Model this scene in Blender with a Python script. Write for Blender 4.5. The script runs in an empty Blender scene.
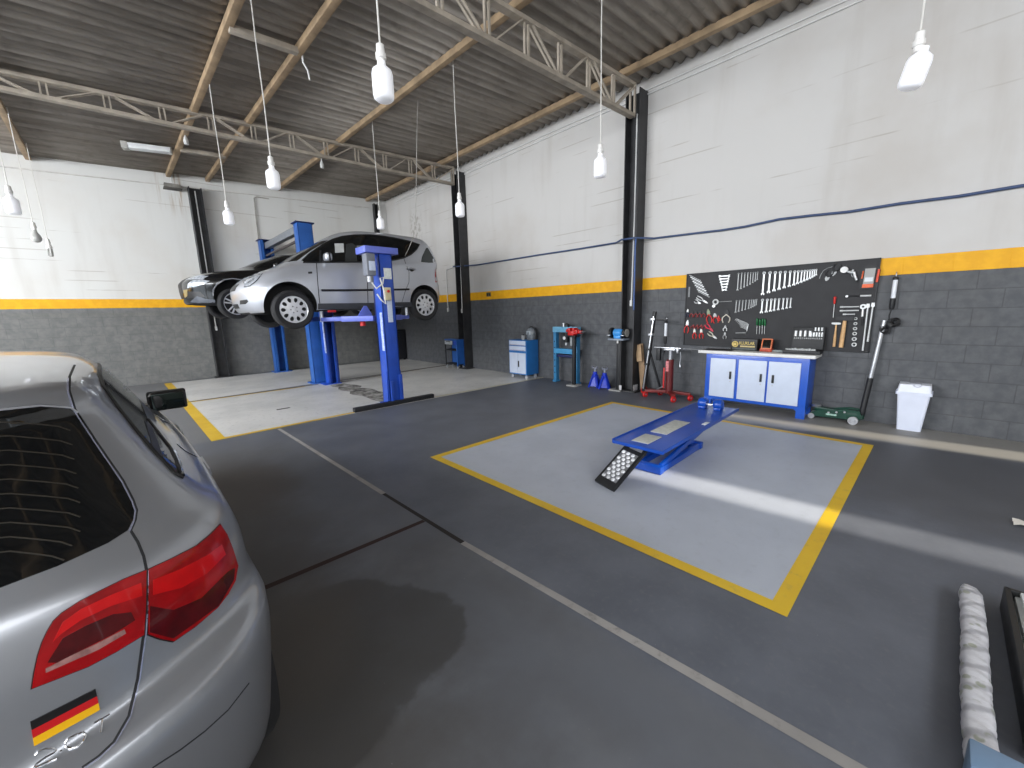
import bpy, bmesh, math, random
from mathutils import Vector, Matrix
from mathutils.bvhtree import BVHTree
from mathutils.geometry import delaunay_2d_cdt
random.seed(7)
PI = math.pi
scene = bpy.context.scene
COL = scene.collection

# ---------------------------------------------------------------- camera
CAM_H, FPX = 1.4971, 402.842
YAW, PITCH, ROLL = .7521, -.1789, -.0266
_f = Vector((math.sin(YAW)*math.cos(PITCH), math.cos(YAW)*math.cos(PITCH), math.sin(PITCH)))
_r = Vector((math.cos(YAW), -math.sin(YAW), 0)); _u = _r.cross(_f)
CR = math.cos(ROLL)*_r + math.sin(ROLL)*_u
CU = -math.sin(ROLL)*_r + math.cos(ROLL)*_u
CF = _f
EYE = Vector((0, 0, CAM_H))
cam = bpy.data.cameras.new('camera'); camo = bpy.data.objects.new('camera', cam); COL.objects.link(camo)
cam.sensor_width = 36; cam.sensor_fit = 'HORIZONTAL'; cam.lens = FPX/1024*36
cam.clip_start = .02; cam.clip_end = 200
M = Matrix((CR, CU, -CF)).transposed().to_4x4(); M.translation = EYE
camo.matrix_world = M
scene.camera = camo

def ray(x, y): return CF + (x-512)/FPX*CR - (y-384)/FPX*CU
def at(x, y, axis, val):                     # measured picture point -> place on a real plane
    d = ray(x, y); t = (val-EYE[axis])/d[axis]; return EYE + d*t
def FL(x, y, z=0.): return at(x, y, 2, z)
W, D = 6.665, 12.937                          # right wall plane x=W, far wall plane y=D
def WX(x, y, v=W): return at(x, y, 0, v)
def WY(x, y, v=D): return at(x, y, 1, v)

# ---------------------------------------------------------------- node materials
def s2l(c):
    return tuple(((v/255)/12.92 if v/255 <= .04045 else ((v/255+.055)/1.055)**2.4) for v in c)
class NT:
    def __init__(s, name):
        s.m = bpy.data.materials.new(name); s.m.use_nodes = True
        s.t = s.m.node_tree; s.n = s.t.nodes; s.n.clear()
        s.out = s.n.new('ShaderNodeOutputMaterial'); s.b = s.n.new('ShaderNodeBsdfPrincipled')
        s.t.links.new(s.b.outputs[0], s.out.inputs[0])
    def L(s, a, b): s.t.links.new(a, b)
    def put(s, sock, v):
        if hasattr(v, 'is_linked') or isinstance(v, bpy.types.NodeSocket): s.L(v, sock)
        else:
            if isinstance(v, tuple) and len(v) == 3 and sock.type == 'RGBA': v = v+(1,)
            sock.default_value = v
    def math(s, op, a, b=0., c=None, clamp=False):
        n = s.n.new('ShaderNodeMath'); n.operation = op; n.use_clamp = clamp
        s.put(n.inputs[0], a); s.put(n.inputs[1], b)
        if c is not None: s.put(n.inputs[2], c)
        return n.outputs[0]
    def mix(s, fac, a, b, mode='MIX'):
        n = s.n.new('ShaderNodeMix'); n.data_type = 'RGBA'; n.blend_type = mode
        s.put(n.inputs[0], fac); s.put(n.inputs[6], a); s.put(n.inputs[7], b); return n.outputs[2]
    def pos(s):
        g = s.n.new('ShaderNodeNewGeometry'); return g.outputs['Position']
    def obj(s):
        g = s.n.new('ShaderNodeTexCoord'); return g.outputs['Object']
    def sep(s, v):
        n = s.n.new('ShaderNodeSeparateXYZ'); s.L(v, n.inputs[0]); return n.outputs
    def comb(s, x, y, z):
        n = s.n.new('ShaderNodeCombineXYZ')
        for i, v in enumerate((x, y, z)): s.put(n.inputs[i], v)
        return n.outputs[0]
    def noise(s, v, scale, detail=4., rough=.55):
        n = s.n.new('ShaderNodeTexNoise'); s.L(v, n.inputs['Vector'])
        n.inputs['Scale'].default_value = scale; n.inputs['Detail'].default_value = detail
        n.inputs['Roughness'].default_value = rough; return n.outputs[0]
    def ramp(s, fac, lo, hi):
        n = s.n.new('ShaderNodeMapRange'); n.clamp = True; n.interpolation_type = 'SMOOTHSTEP'
        s.put(n.inputs[0], fac); s.put(n.inputs[1], lo); s.put(n.inputs[2], hi); return n.outputs[0]
    def bump(s, h, strength=.3, dist=.01):
        n = s.n.new('ShaderNodeBump'); n.inputs['Strength'].default_value = strength
        n.inputs['Distance'].default_value = dist; s.L(h, n.inputs['Height']); s.L(n.outputs[0], s.b.inputs['Normal'])
    def set(s, **k):
        for a, v in k.items(): s.put(s.b.inputs[a], v)
MATS = {}
def mat(name, rgb, rough=.5, metal=0., var=.12, scale=8., coat=0., bump=0., emit=0., trans=0., alpha=1., spec=.5):
    if name in MATS: return MATS[name]
    t = NT(name); c = s2l(rgb); o = t.obj()
    if var:
        n = t.noise(o, scale); f = t.ramp(n, .3, .7)
        col = t.mix(f, tuple(v*(1-var) for v in c), tuple(min(1, v*(1+var)) for v in c))
        t.set(**{'Base Color': col})
        t.set(Roughness=t.math('ADD', rough-.04, t.math('MULTIPLY', n, .08)))
    else:
        t.set(**{'Base Color': c, 'Roughness': rough})
    t.set(Metallic=metal, **{'Coat Weight': coat, 'Coat Roughness': .04, 'Specular IOR Level': spec})
    if bump: t.bump(t.noise(o, scale*6), bump, .004)
    if emit: t.set(**{'Emission Color': c, 'Emission Strength': emit})
    if trans: t.set(**{'Transmission Weight': trans, 'IOR': 1.45})
    if alpha < 1: t.set(Alpha=alpha)
    MATS[name] = t.m; return t.m

# ---------------------------------------------------------------- mesh building
class MB:
    def __init__(s): s.bm = bmesh.new()
    def _new(s, verts, mtx):
        if mtx is not None: bmesh.ops.transform(s.bm, matrix=mtx, verts=verts)
        return s
    def box(s, c, d, bev=0., rot=None, seg=2):
        tmp = bmesh.new(); bmesh.ops.create_cube(tmp, size=1)
        for v in tmp.verts: v.co = Vector((v.co.x*d[0], v.co.y*d[1], v.co.z*d[2]))
        if bev: bmesh.ops.bevel(tmp, geom=tmp.edges[:], offset=min(bev, min(d)*.45), segments=seg, profile=.6, affect='EDGES')
        m = Matrix.Translation(Vector(c)) @ (rot.to_4x4() if rot is not None else Matrix())
        bmesh.ops.transform(tmp, matrix=m, verts=tmp.verts); s.merge(tmp); return s
    def merge(s, tmp):
        me = bpy.data.meshes.new('t'); tmp.to_mesh(me); tmp.free(); s.bm.from_mesh(me); bpy.data.meshes.remove(me)
    def bar(s, p0, p1, w, h, up=(0, 0, 1), bev=0.):
        p0, p1 = Vector(p0), Vector(p1); z = (p1-p0); l = z.length; z.normalize()
        u = Vector(up); x = u.cross(z)
        if x.length < 1e-4: x = Vector((1, 0, 0)).cross(z)
        x.normalize(); y = z.cross(x)
        return s.box((p0+p1)/2, (w, h, l), bev, Matrix((x, y, z)).transposed())
    def cyl(s, p0, p1, r0, r1=None, seg=20, caps=True):
        p0, p1 = Vector(p0), Vector(p1); r1 = r0 if r1 is None else r1
        return s.lathe([(0 if caps else r0, 0), (r0, 0), (r1, (p1-p0).length), (0 if caps else r1, (p1-p0).length)], p0, p1-p0, seg)
    def lathe(s, prof, o=(0, 0, 0), axis=(0, 0, 1), seg=24, close=False):
        o = Vector(o); z = Vector(axis).normalized(); q = z.to_track_quat('Z', 'Y').to_matrix()
        rows = []
        for r, h in prof:
            if r < 1e-6: rows.append([s.bm.verts.new(o+q@Vector((0, 0, h)))])
            else: rows.append([s.bm.verts.new(o+q@Vector((r*math.cos(2*PI*i/seg), r*math.sin(2*PI*i/seg), h))) for i in range(seg)])
        prs = list(zip(rows, rows[1:])) + ([(rows[-1], rows[0])] if close else [])
        for a, b in prs:
            for i in range(seg):
                j = (i+1) % seg
                f = [a[0 if len(a) == 1 else i], a[0 if len(a) == 1 else j], b[0 if len(b) == 1 else j], b[0 if len(b) == 1 else i]]
                g = []
                for v in f:
                    if v not in g: g.append(v)
                if len(g) >= 3:
                    try: s.bm.faces.new(g)
                    except ValueError: pass
        return s
    def tube(s, pts, r, seg=8, closed=False):
        pts = [Vector(p) for p in pts]; n = len(pts); rows = []; prev = None
        for i, p in enumerate(pts):
            a = pts[(i-1) % n] if (closed or i > 0) else p; b = pts[(i+1) % n] if (closed or i < n-1) else p
            t = (b-a).normalized()
            if prev is None:
                x = t.orthogonal().normalized()
            else:
                x = prev - t*prev.dot(t)
                x = x.normalized() if x.length > 1e-6 else t.orthogonal().normalized()
            prev = x; y = t.cross(x)
            rr = r[i] if isinstance(r, (list, tuple)) else r
            rows.append([s.bm.verts.new(p+(x*math.cos(2*PI*k/seg)+y*math.sin(2*PI*k/seg))*rr) for k in range(seg)])
        prs = list(zip(rows, rows[1:])) + ([(rows[-1], rows[0])] if closed else [])
        for a, b in prs:
            for k in range(seg): s.bm.faces.new((a[k], a[(k+1) % seg], b[(k+1) % seg], b[k]))
        if not closed:
            s.bm.faces.new(rows[0][::-1]); s.bm.faces.new(rows[-1])
        return s
    def prism(s, poly, o, ex, ey, depth):     # polygon in the ex/ey plane at o, thickness along ex x ey
        o, ex, ey = Vector(o), Vector(ex).normalized(), Vector(ey).normalized(); n = ex.cross(ey).normalized()
        a = [s.bm.verts.new(o+ex*p[0]+ey*p[1]) for p in poly]; b = [s.bm.verts.new(v.co+n*depth) for v in a]
        s.bm.faces.new(a[::-1]); s.bm.faces.new(b)
        for i in range(len(a)):
            j = (i+1) % len(a); s.bm.faces.new((a[i], a[j], b[j], b[i]))
        return s
    def grid(s, rows):
        vs = [[s.bm.verts.new(p) for p in r] for r in rows]
        for a, b in zip(vs, vs[1:]):
            for i in range(len(a)-1): s.bm.faces.new((a[i], a[i+1], b[i+1], b[i]))
        return s
    def quad(s, *p): s.bm.faces.new([s.bm.verts.new(q) for q in p]); return s
    def xf(s, m): bmesh.ops.transform(s.bm, matrix=m, verts=s.bm.verts[:]); return s
    def build(s, name, m, parent=None, smooth=35, recalc=True):
        if recalc: bmesh.ops.recalc_face_normals(s.bm, faces=s.bm.faces[:])
        me = bpy.data.meshes.new(name); s.bm.to_mesh(me); s.bm.free()
        if m: me.materials.append(m)
        return link(name, me, parent, smooth)
def link(name, me, parent=None, smooth=35):
    if smooth:
        for p in me.polygons: p.use_smooth = True
        try: me.set_sharp_from_angle(angle=math.radians(smooth))
        except Exception: pass
    o = bpy.data.objects.new(name, me); COL.objects.link(o)
    if parent: o.parent = parent
    return o
def thing(name, label, cat, loc=(0, 0, 0), rot=0., group=None):
    o = bpy.data.objects.new(name, None); COL.objects.link(o); o.empty_display_size = .1
    o.location = loc; o.rotation_euler = rot if isinstance(rot, tuple) else (0, 0, rot)
    return tag(o, label, cat, group)
def tag(o, label, cat, group=None):
    o['label'] = label; o['category'] = cat
    if group: o['group'] = group
    return o
def struct(o): o['kind'] = 'structure'; return o
def dup(root, loc=None, label=None, rot=None, scale=None):
    r = root.copy(); COL.objects.link(r)
    if loc is not None: r.location = loc
    if rot is not None: r.rotation_euler = rot
    if scale is not None: r.scale = scale
    if label: r['label'] = label
    for ch in root.children:
        c = ch.copy(); COL.objects.link(c); c.parent = r
        for g in ch.children:
            d = g.copy(); COL.objects.link(d); d.parent = c
    return r
def text_mesh(body, size, depth=.002, bevel=0.):
    cu = bpy.data.curves.new('t', 'FONT'); cu.body = body; cu.size = size; cu.extrude = depth/2; cu.bevel_depth = bevel
    cu.align_x = 'LEFT'
    o = bpy.data.objects.new('t', cu); COL.objects.link(o)
    dg = bpy.context.evaluated_depsgraph_get(); me = bpy.data.meshes.new_from_object(o.evaluated_get(dg))
    bpy.data.objects.remove(o); return me
# ================================================================ the setting
X0, Y0 = -7., -5.
def wall_material(name, far=False):
    t = NT(name); p = t.pos(); x, y, z = t.sep(p)
    u = x if far else y
    br = t.n.new('ShaderNodeTexBrick'); t.L(t.comb(u, z, 0.), br.inputs['Vector'])
    br.offset = .5; br.inputs['Scale'].default_value = 1.; br.inputs['Brick Width'].default_value = .4
    br.inputs['Row Height'].default_value = .2; br.inputs['Mortar Size'].default_value = .006; br.inputs['Mortar Smooth'].default_value = .6
    mort = br.outputs['Fac']
    n1 = t.noise(p, .7, 5); n2 = t.noise(p, 9., 6); n3 = t.noise(t.comb(t.math('MULTIPLY', x, 1.), t.math('MULTIPLY', y, 1.), t.math('MULTIPLY', z, .12)), 3., 5)
    stain = t.ramp(n1, .45, .75)
    # painted plaster: white above, ochre stripe, grey blocks below
    white = t.mix(t.math('MULTIPLY', stain, .5), s2l((205, 203, 200) if not far else (218, 218, 215)), s2l((186, 179, 171) if not far else (206, 200, 192)))
    white = t.mix(t.math('MULTIPLY', t.ramp(n3, .5, .78), .22), white, s2l((160, 151, 139)))
    jn = t.ramp(t.noise(t.comb(t.math('MULTIPLY', x, .5), t.math('MULTIPLY', y, .5), t.math('MULTIPLY', z, 2.2)), 1.3, 4), .47, .68)
    row = t.math('PINGPONG', z, .1)                               # bed joints only show here and there through the white paint
    bed = t.math('MULTIPLY', t.math('SUBTRACT', 1., t.ramp(row, .0, .012)), t.math('MULTIPLY', jn, t.ramp(z, 2.2, 3.4)))
    even = t.math('GREATER_THAN', t.math('PINGPONG', t.math('SUBTRACT', z, .1), .2), .1)
    wj = t.math('MULTIPLY', t.ramp(t.math('PINGPONG', t.math('ADD', z, t.math('MULTIPLY', n2, .008)), .1), .012, .002), t.math('MULTIPLY', t.ramp(jn, .35, .9), .5))
    white = t.mix(wj, white, s2l((150, 140, 128)))
    grey = t.mix(t.ramp(n2, .3, .75), s2l((77, 79, 83)), s2l((93, 95, 98)))
    if far: grey = t.mix(t.ramp(n2, .3, .75), s2l((104, 105, 104)), s2l((122, 122, 119)))
    grey = t.mix(t.math('MULTIPLY', stain, .35), grey, s2l((92, 90, 86)))
    grey = t.mix(t.math('MULTIPLY', mort, .28 if far else .5), grey, s2l((62, 62, 64)))
    yel = t.mix(t.ramp(n2, .35, .7), s2l((232, 168, 8)), s2l((242, 180, 16)))
    wob = t.math('MULTIPLY', t.math('SUBTRACT', n2, .5), .006)
    zz = t.math('ADD', z, wob)
    c = t.mix(t.math('GREATER_THAN', zz, 1.8), grey, yel)
    c = t.mix(t.math('GREATER_THAN', zz, 2.0), c, white)
    if far:                                                       # rust streaks below the leaking junction box
        m = t.math('MULTIPLY', t.ramp(t.math('ABSOLUTE', t.math('SUBTRACT', x, 1.22)), .42, .1), t.ramp(z, 3.8, 4.6))
        m = t.math('MULTIPLY', m, t.ramp(t.noise(t.comb(t.math('MULTIPLY', x, 9.), y, t.math('MULTIPLY', z, .5)), 2.5, 4), .45, .68))
        c = t.mix(t.math('MULTIPLY', m, .7), c, s2l((150, 122, 84)))
    else:                                                         # dark patch by the far end
        m = t.math('MULTIPLY', t.ramp(t.math('ABSOLUTE', t.math('SUBTRACT', y, 11.15)), .45, .1), t.math('MULTIPLY', t.ramp(z, 3.1, 3.6), t.ramp(z, 4.6, 4.2)))
        m = t.math('MULTIPLY', m, t.ramp(n2, .48, .62))
        c = t.mix(t.math('MULTIPLY', m, .6), c, s2l((120, 110, 96)))
    t.set(**{'Base Color': c, 'Roughness': .62})
    h = t.math('SUBTRACT', t.math('MULTIPLY', n2, .25), t.math('MULTIPLY', mort, t.ramp(z, 2.0, 1.95)))
    t.bump(h, .35, .006)
    return t.m
MW = wall_material('painted_blocks'); MWF = wall_material('painted_blocks_far', True)
struct(MB().box((W+.1, (Y0+D)/2, 2.75), (.2, D-Y0+.4, 5.5)).build('wall_right', MW, smooth=0))
struct(MB().box(((X0+W)/2, D+.1, 2.75), (W-X0, .2, 5.5)).build('wall_far', MWF, smooth=0))
# street side behind the photographer: closed shutters with two narrow gaps where low sun slips in
plain = mat('plain_plaster', (205, 203, 198), .7)
fw = MB()
GAPS = ((3.80, 4.12), (6.30, 6.66))
xs = [X0, GAPS[0][0], GAPS[0][1], GAPS[1][0]]
for i in range(0, 4, 2): fw.box(((xs[i]+xs[i+1])/2, Y0-.1, 2.75), (xs[i+1]-xs[i], .2, 5.5))
for g, top in zip(GAPS, (4.4, 4.6)): fw.box(((g[0]+g[1])/2, Y0-.1, (5.5+top)/2), (g[1]-g[0], .2, 5.5-top))
struct(fw.build('wall_front', plain, smooth=0))
lw = MB()
for y0, y1 in ((Y0, -4.2), (3.4, 4.2), (11.6, D)): lw.box((X0-.1, (y0+y1)/2, 2.75), (.2, y1-y0, 5.5))
lw.box((X0-.1, (Y0+D)/2, 5.0), (.2, D-Y0, 1.))
struct(lw.build('wall_left', plain, smooth=0))

# ---------------------------------------------------------------- floor
def floor_material():
    t = NT('worn_grey_floor_paint'); p = t.pos(); x, y, z = t.sep(p)
    big = t.noise(p, .55, 5, .6); mid = t.noise(p, 2.4, 6, .6); fine = t.noise(p, 28, 5, .65)
    c = t.mix(t.ramp(mid, .3, .7), s2l((88, 92, 101)), s2l((102, 106, 115)))
    c = t.mix(t.math('MULTIPLY', t.ramp(fine, .5, .75), .22), c, s2l((122, 122, 124)))
    # oil-darkened slab on the left of the joint, browner towards the parked car
    left = t.math('MULTIPLY', t.ramp(x, 1.46, 1.36), t.ramp(y, 6.2, 5.2))
    dirty = t.mix(t.ramp(big, .38, .64), s2l((100, 103, 109)), s2l((88, 88, 89)))
    dirty = t.mix(t.math('MULTIPLY', t.ramp(mid, .45, .72), .4), dirty, s2l((112, 114, 117)))
    c = t.mix(t.math('MULTIPLY', left, .8), c, dirty)
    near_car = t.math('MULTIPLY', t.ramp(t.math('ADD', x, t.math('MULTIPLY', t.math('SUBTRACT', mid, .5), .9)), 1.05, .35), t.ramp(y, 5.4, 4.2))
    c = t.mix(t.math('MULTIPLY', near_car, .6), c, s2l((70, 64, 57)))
    def blob(cx, cy, rx, ry, amt, col, c, soft=.5, rag=1.6):
        d = t.math('ADD', t.math('POWER', t.math('DIVIDE', t.math('SUBTRACT', x, cx), rx), 2.), t.math('POWER', t.math('DIVIDE', t.math('SUBTRACT', y, cy), ry), 2.))
        d = t.math('ADD', d, t.math('MULTIPLY', t.math('SUBTRACT', t.math('ADD', t.math('MULTIPLY', mid, .5), t.math('MULTIPLY', big, .5)), .5), rag))
        m = t.ramp(d, 1.+soft*.2, 1.-soft)
        return t.mix(t.math('MULTIPLY', m, amt), c, col), m
    c, m1 = blob(.5, 4.2, .55, .9, .6, s2l((80, 72, 63)), c, .9)
    c, m2 = blob(.46, 1.72, .56, .52, .62, s2l((66, 65, 64)), c, .1, 2.6)   # damp patch
    c, m3 = blob(.3, 2.0, .4, .5, .5, s2l((84, 78, 72)), c, .9)
    c, m4 = blob(5.0, -.3, 1.3, 1.6, .55, s2l((66, 66, 68)), c, .9)  # darker floor towards the right wall, weaker light put into the colour
    # paler strip along the right wall
    c = t.mix(t.math('MULTIPLY', t.math('MULTIPLY', t.ramp(x, 5.72, 5.95), t.ramp(y, 3.0, 2.2)), .75), c, s2l((150, 147, 140)))
    # pale unpainted strip by the far wall
    c = t.mix(t.math('MULTIPLY', t.ramp(y, 6.0, 6.2), .5), c, s2l((120, 119, 116)))
    sp = t.ramp(t.noise(p, 90, 2), .76, .8)
    c = t.mix(t.math('MULTIPLY', sp, .5), c, s2l((190, 190, 190)))
    r = t.math('ADD', .42, t.math('MULTIPLY', mid, .25))
    r = t.math('SUBTRACT', r, t.math('MULTIPLY', m2, .2))
    t.set(**{'Base Color': c, 'Roughness': r}); t.bump(fine, .08, .003)
    return t.m
struct(MB().box(((X0+W)/2-1, (Y0+D)/2, -.1), (W-X0+2.4, D-Y0+.4, .2)).build('floor', floor_material(), smooth=0))
def paint_material(name, a, b, wear, rough=.45):
    t = NT(name); p = t.pos()
    n = t.noise(p, 1.1, 5); m = t.noise(p, 14, 6, .65)
    c = t.mix(t.ramp(n, .35, .68), s2l(a), s2l(b))
    c = t.mix(t.math('MULTIPLY', t.ramp(m, .52, .74), wear), c, s2l((112, 110, 106)))
    t.set(**{'Base Color': c, 'Roughness': t.math('ADD', rough-.1, t.math('MULTIPLY', n, .2))}); return t.m
MYEL = paint_material('yellow_floor_paint', (224, 186, 40), (214, 172, 30), .25)
MBAY = paint_material('light_grey_floor_paint', (182, 188, 200), (170, 176, 188), .12)
MBAY2 = paint_material('pale_worn_floor_paint', (214, 213, 210), (196, 196, 194), .35)
MJOINT = paint_material('joint_filler', (164, 161, 158), (140, 137, 134), .6, .7)
MDJ = mat('dark_joint', (40, 36, 34), .8)
nfl = [0]
def decal(pts, m, z=.002, name=None):
    nfl[0] += 1
    b = MB(); b.bm.faces.new([b.bm.verts.new((p[0], p[1], z)) for p in pts])
    o = b.build(name or 'trim_%d' % nfl[0], m, smooth=0)
    for q in o.data.polygons: pass
    return struct(o)
def strip(p, q, w0, m, z=.003, w1=None):
    p, q = Vector(p[:2]), Vector(q[:2]); d = (q-p).normalized(); n = Vector((-d.y, d.x)); w1 = w0 if w1 is None else w1
    return decal([p-n*w0/2, q-n*w1/2, q+n*w1/2, p+n*w0/2], m, z)
bx0, bx1, by0, by1, lw_ = 2.123, 5.551, .362, 3.569, .082
decal([(bx0+.05, by0+.05), (bx1-.05, by0+.05), (bx1-.05, by1-.05), (bx0+.05, by1-.05)], MBAY, .0015)
for q in ([(bx0, by0), (bx1, by0), (bx1-lw_, by0+lw_), (bx0+lw_, by0+lw_)], [(bx1, by0), (bx1, by1), (bx1-lw_, by1-lw_), (bx1-lw_, by0+lw_)],
          [(bx1, by1), (bx0, by1), (bx0+lw_, by1-lw_), (bx1-lw_, by1-lw_)], [(bx0, by1), (bx0, by0), (bx0+lw_, by0+lw_), (bx0+lw_, by1-lw_)]):
    decal(q, MYEL, .003)
# the lift bay: two pale slabs with a joint between, yellow edge on the left and front
LX = .55
decal([(LX+.02, 6.14), (W, 6.08), (W, 9.72), (LX-.03, 9.36)], MBAY2, .0015)
decal([(LX-.03, 9.46), (W, 9.86), (W, 12.55), (LX-.1, 12.69)], MBAY2, .0015)
decal([(LX, 6.1), (LX+.15, 6.1), (LX+.02, 12.69), (LX-.12, 12.69)], MYEL, .003)
decal([(LX, 6.08), (2.44, 6.15), (2.44, 6.22), (LX, 6.16)], MYEL, .0032)
decal([(3.87, 6.15), (W, 6.05), (W, 6.13), (3.87, 6.22)], paint_material('faded_yellow_floor_paint', (206, 200, 170), (190, 186, 164), .4), .0032)
strip((LX-.03, 9.41), (2.9, 9.42), .075, mat('joint_ochre', (112, 104, 84), .8, var=.3, scale=20), .0034)
strip((3.75, 9.42), (W, 9.80), .075, MATS['joint_ochre'], .0034)
strip((LX-.03, 9.35), (2.6, 9.36), .05, MYEL, .0032)
# broken concrete channel between the posts
def patch_material():
    t = NT('broken_concrete'); p = t.pos(); n = t.noise(p, 4.5, 6, .7)
    c = t.mix(t.ramp(n, .4, .62), s2l((70, 68, 66)), s2l((176, 174, 170))); t.set(**{'Base Color': c, 'Roughness': .8}); t.bump(n, .5, .02); return t.m
random.seed(3)
pl = [(3.0+random.uniform(-.06, .06), 6.45+i*.22) for i in range(13)]; pr_ = [(3.42+random.uniform(-.09, .09), 6.45+i*.22) for i in range(13)]
decal(pl+pr_[::-1], patch_material(), .0028)
decal([(1.58, 7.33), (1.78, 7.33), (1.78, 7.40), (1.58, 7.40)], MDJ, .004, 'trim_99')
# floor joints
strip((1.296, 6.06), (1.376, 3.10), .04, MJOINT, .002, .042)
strip((1.376, 3.10), (1.405, 2.02), .03, MDJ, .002, .034)
strip((1.405, 2.02), (1.56, -.6), .04, MJOINT, .002, .055)
strip((1.375, 2.454), (-.9, 2.46), .04, mat('dark_brown_joint', (52, 34, 30), .8), .002, .05)

# ---------------------------------------------------------------- roof
def roof_z(x): return 4.79+.043*x
def roof_material():
    t = NT('fibre_cement_sheet'); p = t.pos(); x, y, z = t.sep(p)
    st = t.noise(t.comb(t.math('MULTIPLY', x, .35), t.math('MULTIPLY', y, 3.), 0.), 2., 5, .6); n = t.noise(p, 6, 5)
    c = t.mix(t.ramp(st, .3, .7), s2l((128, 121, 112)), s2l((166, 158, 148)))
    c = t.mix(t.math('MULTIPLY', t.ramp(n, .5, .75), .4), c, s2l((104, 97, 89)))
    t.set(**{'Base Color': c, 'Roughness': .85}); return t.m
rf = MB(); ny = int((D+.2-Y0)/.177*8)
rows = []
for k, (x, dz) in enumerate(((X0-.2, 0), (-4.4, 0), (-4.41, .012), (-1.6, .012), (-1.61, 0), (1.25, 0), (1.26, .012), (3.62, .012), (3.63, 0), (W+.2, 0))):
    rows.append([(x, Y0-.1+i*.177/8, roof_z(x)+.09+dz+.030*math.sin(2*PI*i/8)) for i in range(ny)])
rf.grid(rows); ro = rf.build('ceiling', roof_material(), smooth=60); struct(ro)
sol = ro.modifiers.new('s', 'SOLIDIFY'); sol.thickness = .012; sol.offset = 1

MPUR = mat('rusty_brown_purlin', (160, 137, 108), .75, var=.25, scale=4, bump=.2)
MPALE = mat('beige_steel', (172, 162, 148), .7, var=.18, scale=5)
pn = 0
for i, (xa, xb, lab) in enumerate(((1.36, 1.18, 'brown roof purlin over the near car side, left of the short braces'), (2.14, 1.93, 'brown roof purlin right of the short cross braces'),
        (3.74, 3.5, 'brown roof purlin crossing the middle of the ceiling'), (6.1, 6.02, 'brown roof purlin running along the top of the right wall'), (-.88, -.98, 'brown roof purlin at far left, ending above the left bulbs'))):
    x_at = lambda y: xa+(xb-xa)*(y-5.)/8.
    z = lambda y: roof_z(x_at(y))+.015
    o = MB().bar((x_at(-5), -4.95, z(-5)-.0), (x_at(D), D-.02, z(D)), .085, .09, (0, 0, 1), .006).build('roof_purlin', MPUR)
    tag(o, lab, 'roof beam', 'roof purlins')
for i, (a, b, lab) in enumerate((((230, 33), (298, 50), 'short pale brace between two purlins, nearer one'), ((222, 158), (185, 150), 'short pale brace between two purlins, near the far wall'))):
    p = FL(*a, 4.82); q = FL(*b, 4.82)
    if p.x > q.x: p, q = q, p
    y = (p.y+q.y)/2
    tag(MB().bar((1.36 - .02*(y-5), y, 4.82), (2.10-.02*(y-5), y, 4.85), .09, .07, (0, 0, 1), .005).build('roof_brace', MPALE), lab, 'roof beam', 'roof braces')

def truss(Y, label, B, T_, xa=-7., xb=6.42):
    t = thing('roof_truss', label, 'roof truss', (xb, Y, 4.58), group='roof trusses')
    def zb(x): return B[0]+B[1]*x-4.58
    def zt(x): return T_[0]+T_[1]*x-4.58
    P = lambda x, z: (x-xb, 0, z)
    for dy in (-.035, .035):
        pass
    b = MB(); b.bar(P(xa, zb(xa)), P(xb, zb(xb)), .10, .055, (0, 0, 1), .006); b.build('bottom_chord', MPALE, t)
    b = MB(); b.bar(P(xa, zt(xa)), P(xb, zt(xb)), .10, .05, (0, 0, 1), .006); b.build('top_chord', MPALE, t)
    nodes = []
    x = xb-.58
    k = 0
    while x > xa+.2:
        nodes.append(x); x -= .6225
    for x in nodes:
        for s in (-1, 1):
            MB().bar((x-xb+s*.032, 0, zb(x)), (x-xb+s*.032, 0, zt(x)), .018, .03, (0, 1, 0)).build('upright', MPALE, t)
    for i, (a, c) in enumerate(zip(nodes, nodes[1:])):
        if i % 2: p, q = P(a-.06, zt(a)), P(c+.06, zb(c))
        else: p, q = P(a-.06, zb(a)), P(c+.06, zt(c))
        b = MB()
        for dy in (-.028, .028):
            b.bar((p[0], dy, p[2]), (q[0], dy, q[2]), .016, .028, (0, 1, 0))
        b.build('diagonal', MPALE, t)
    # gusset of crossing rods at the column
    b = MB()
    for dy in (-.04, .04):
        b.bar(P(xb-.5, zb(xb)+.02)[:1]+(dy, zb(xb)+.02), (0, dy, zt(xb)-.02), .02, .02)
        b.bar((-.02, dy, zb(xb)), (-.02, dy, zt(xb)), .03, .03)
    b.build('end_bracket', MPALE, t)
    return t
truss(3.83, 'beige lattice roof truss meeting the nearer right-wall column', (4.375, .027), (4.745, .0395))
truss(8.8, 'beige lattice roof truss across the far bay, left to the farther column', (4.545, .017), (4.77, .041))

# ---------------------------------------------------------------- columns
MBLK = mat('black_column_paint', (44, 44, 46), .5, var=.3, scale=6)
MPVC = mat('white_pvc', (222, 222, 220), .45, var=.03)
def column(label, loc, rot, h, w=.24, d=.26, splash=False, conduit=(1.6, 4.4)):
    t = thing('steel_column', label, 'column', loc, rot, 'black steel columns')
    b = MB()
    b.box((-w/2, 0, h/2), (.016, d, h)).box((w/2, 0, h/2), (.016, d, h)).box((0, .03, h/2), (w, .012, h))
    b.build('beam', MBLK, t)
    MB().box((0, 0, .012), (w+.14, d+.06, .024), .004).build('base_plate', MBLK, t)
    if splash:
        MB().box((-w/2+.01, -d/2-.003, .06), (.05, .004, .10), .001).build('paint_splash', mat('white_splash', (196, 196, 198), .8, var=.3, scale=30), t)
        MB().box((w/2+.0095, -.02, .07), (.003, .16, .12), .001).build('paint_splash', MATS['white_splash'], t)
    return t
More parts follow.
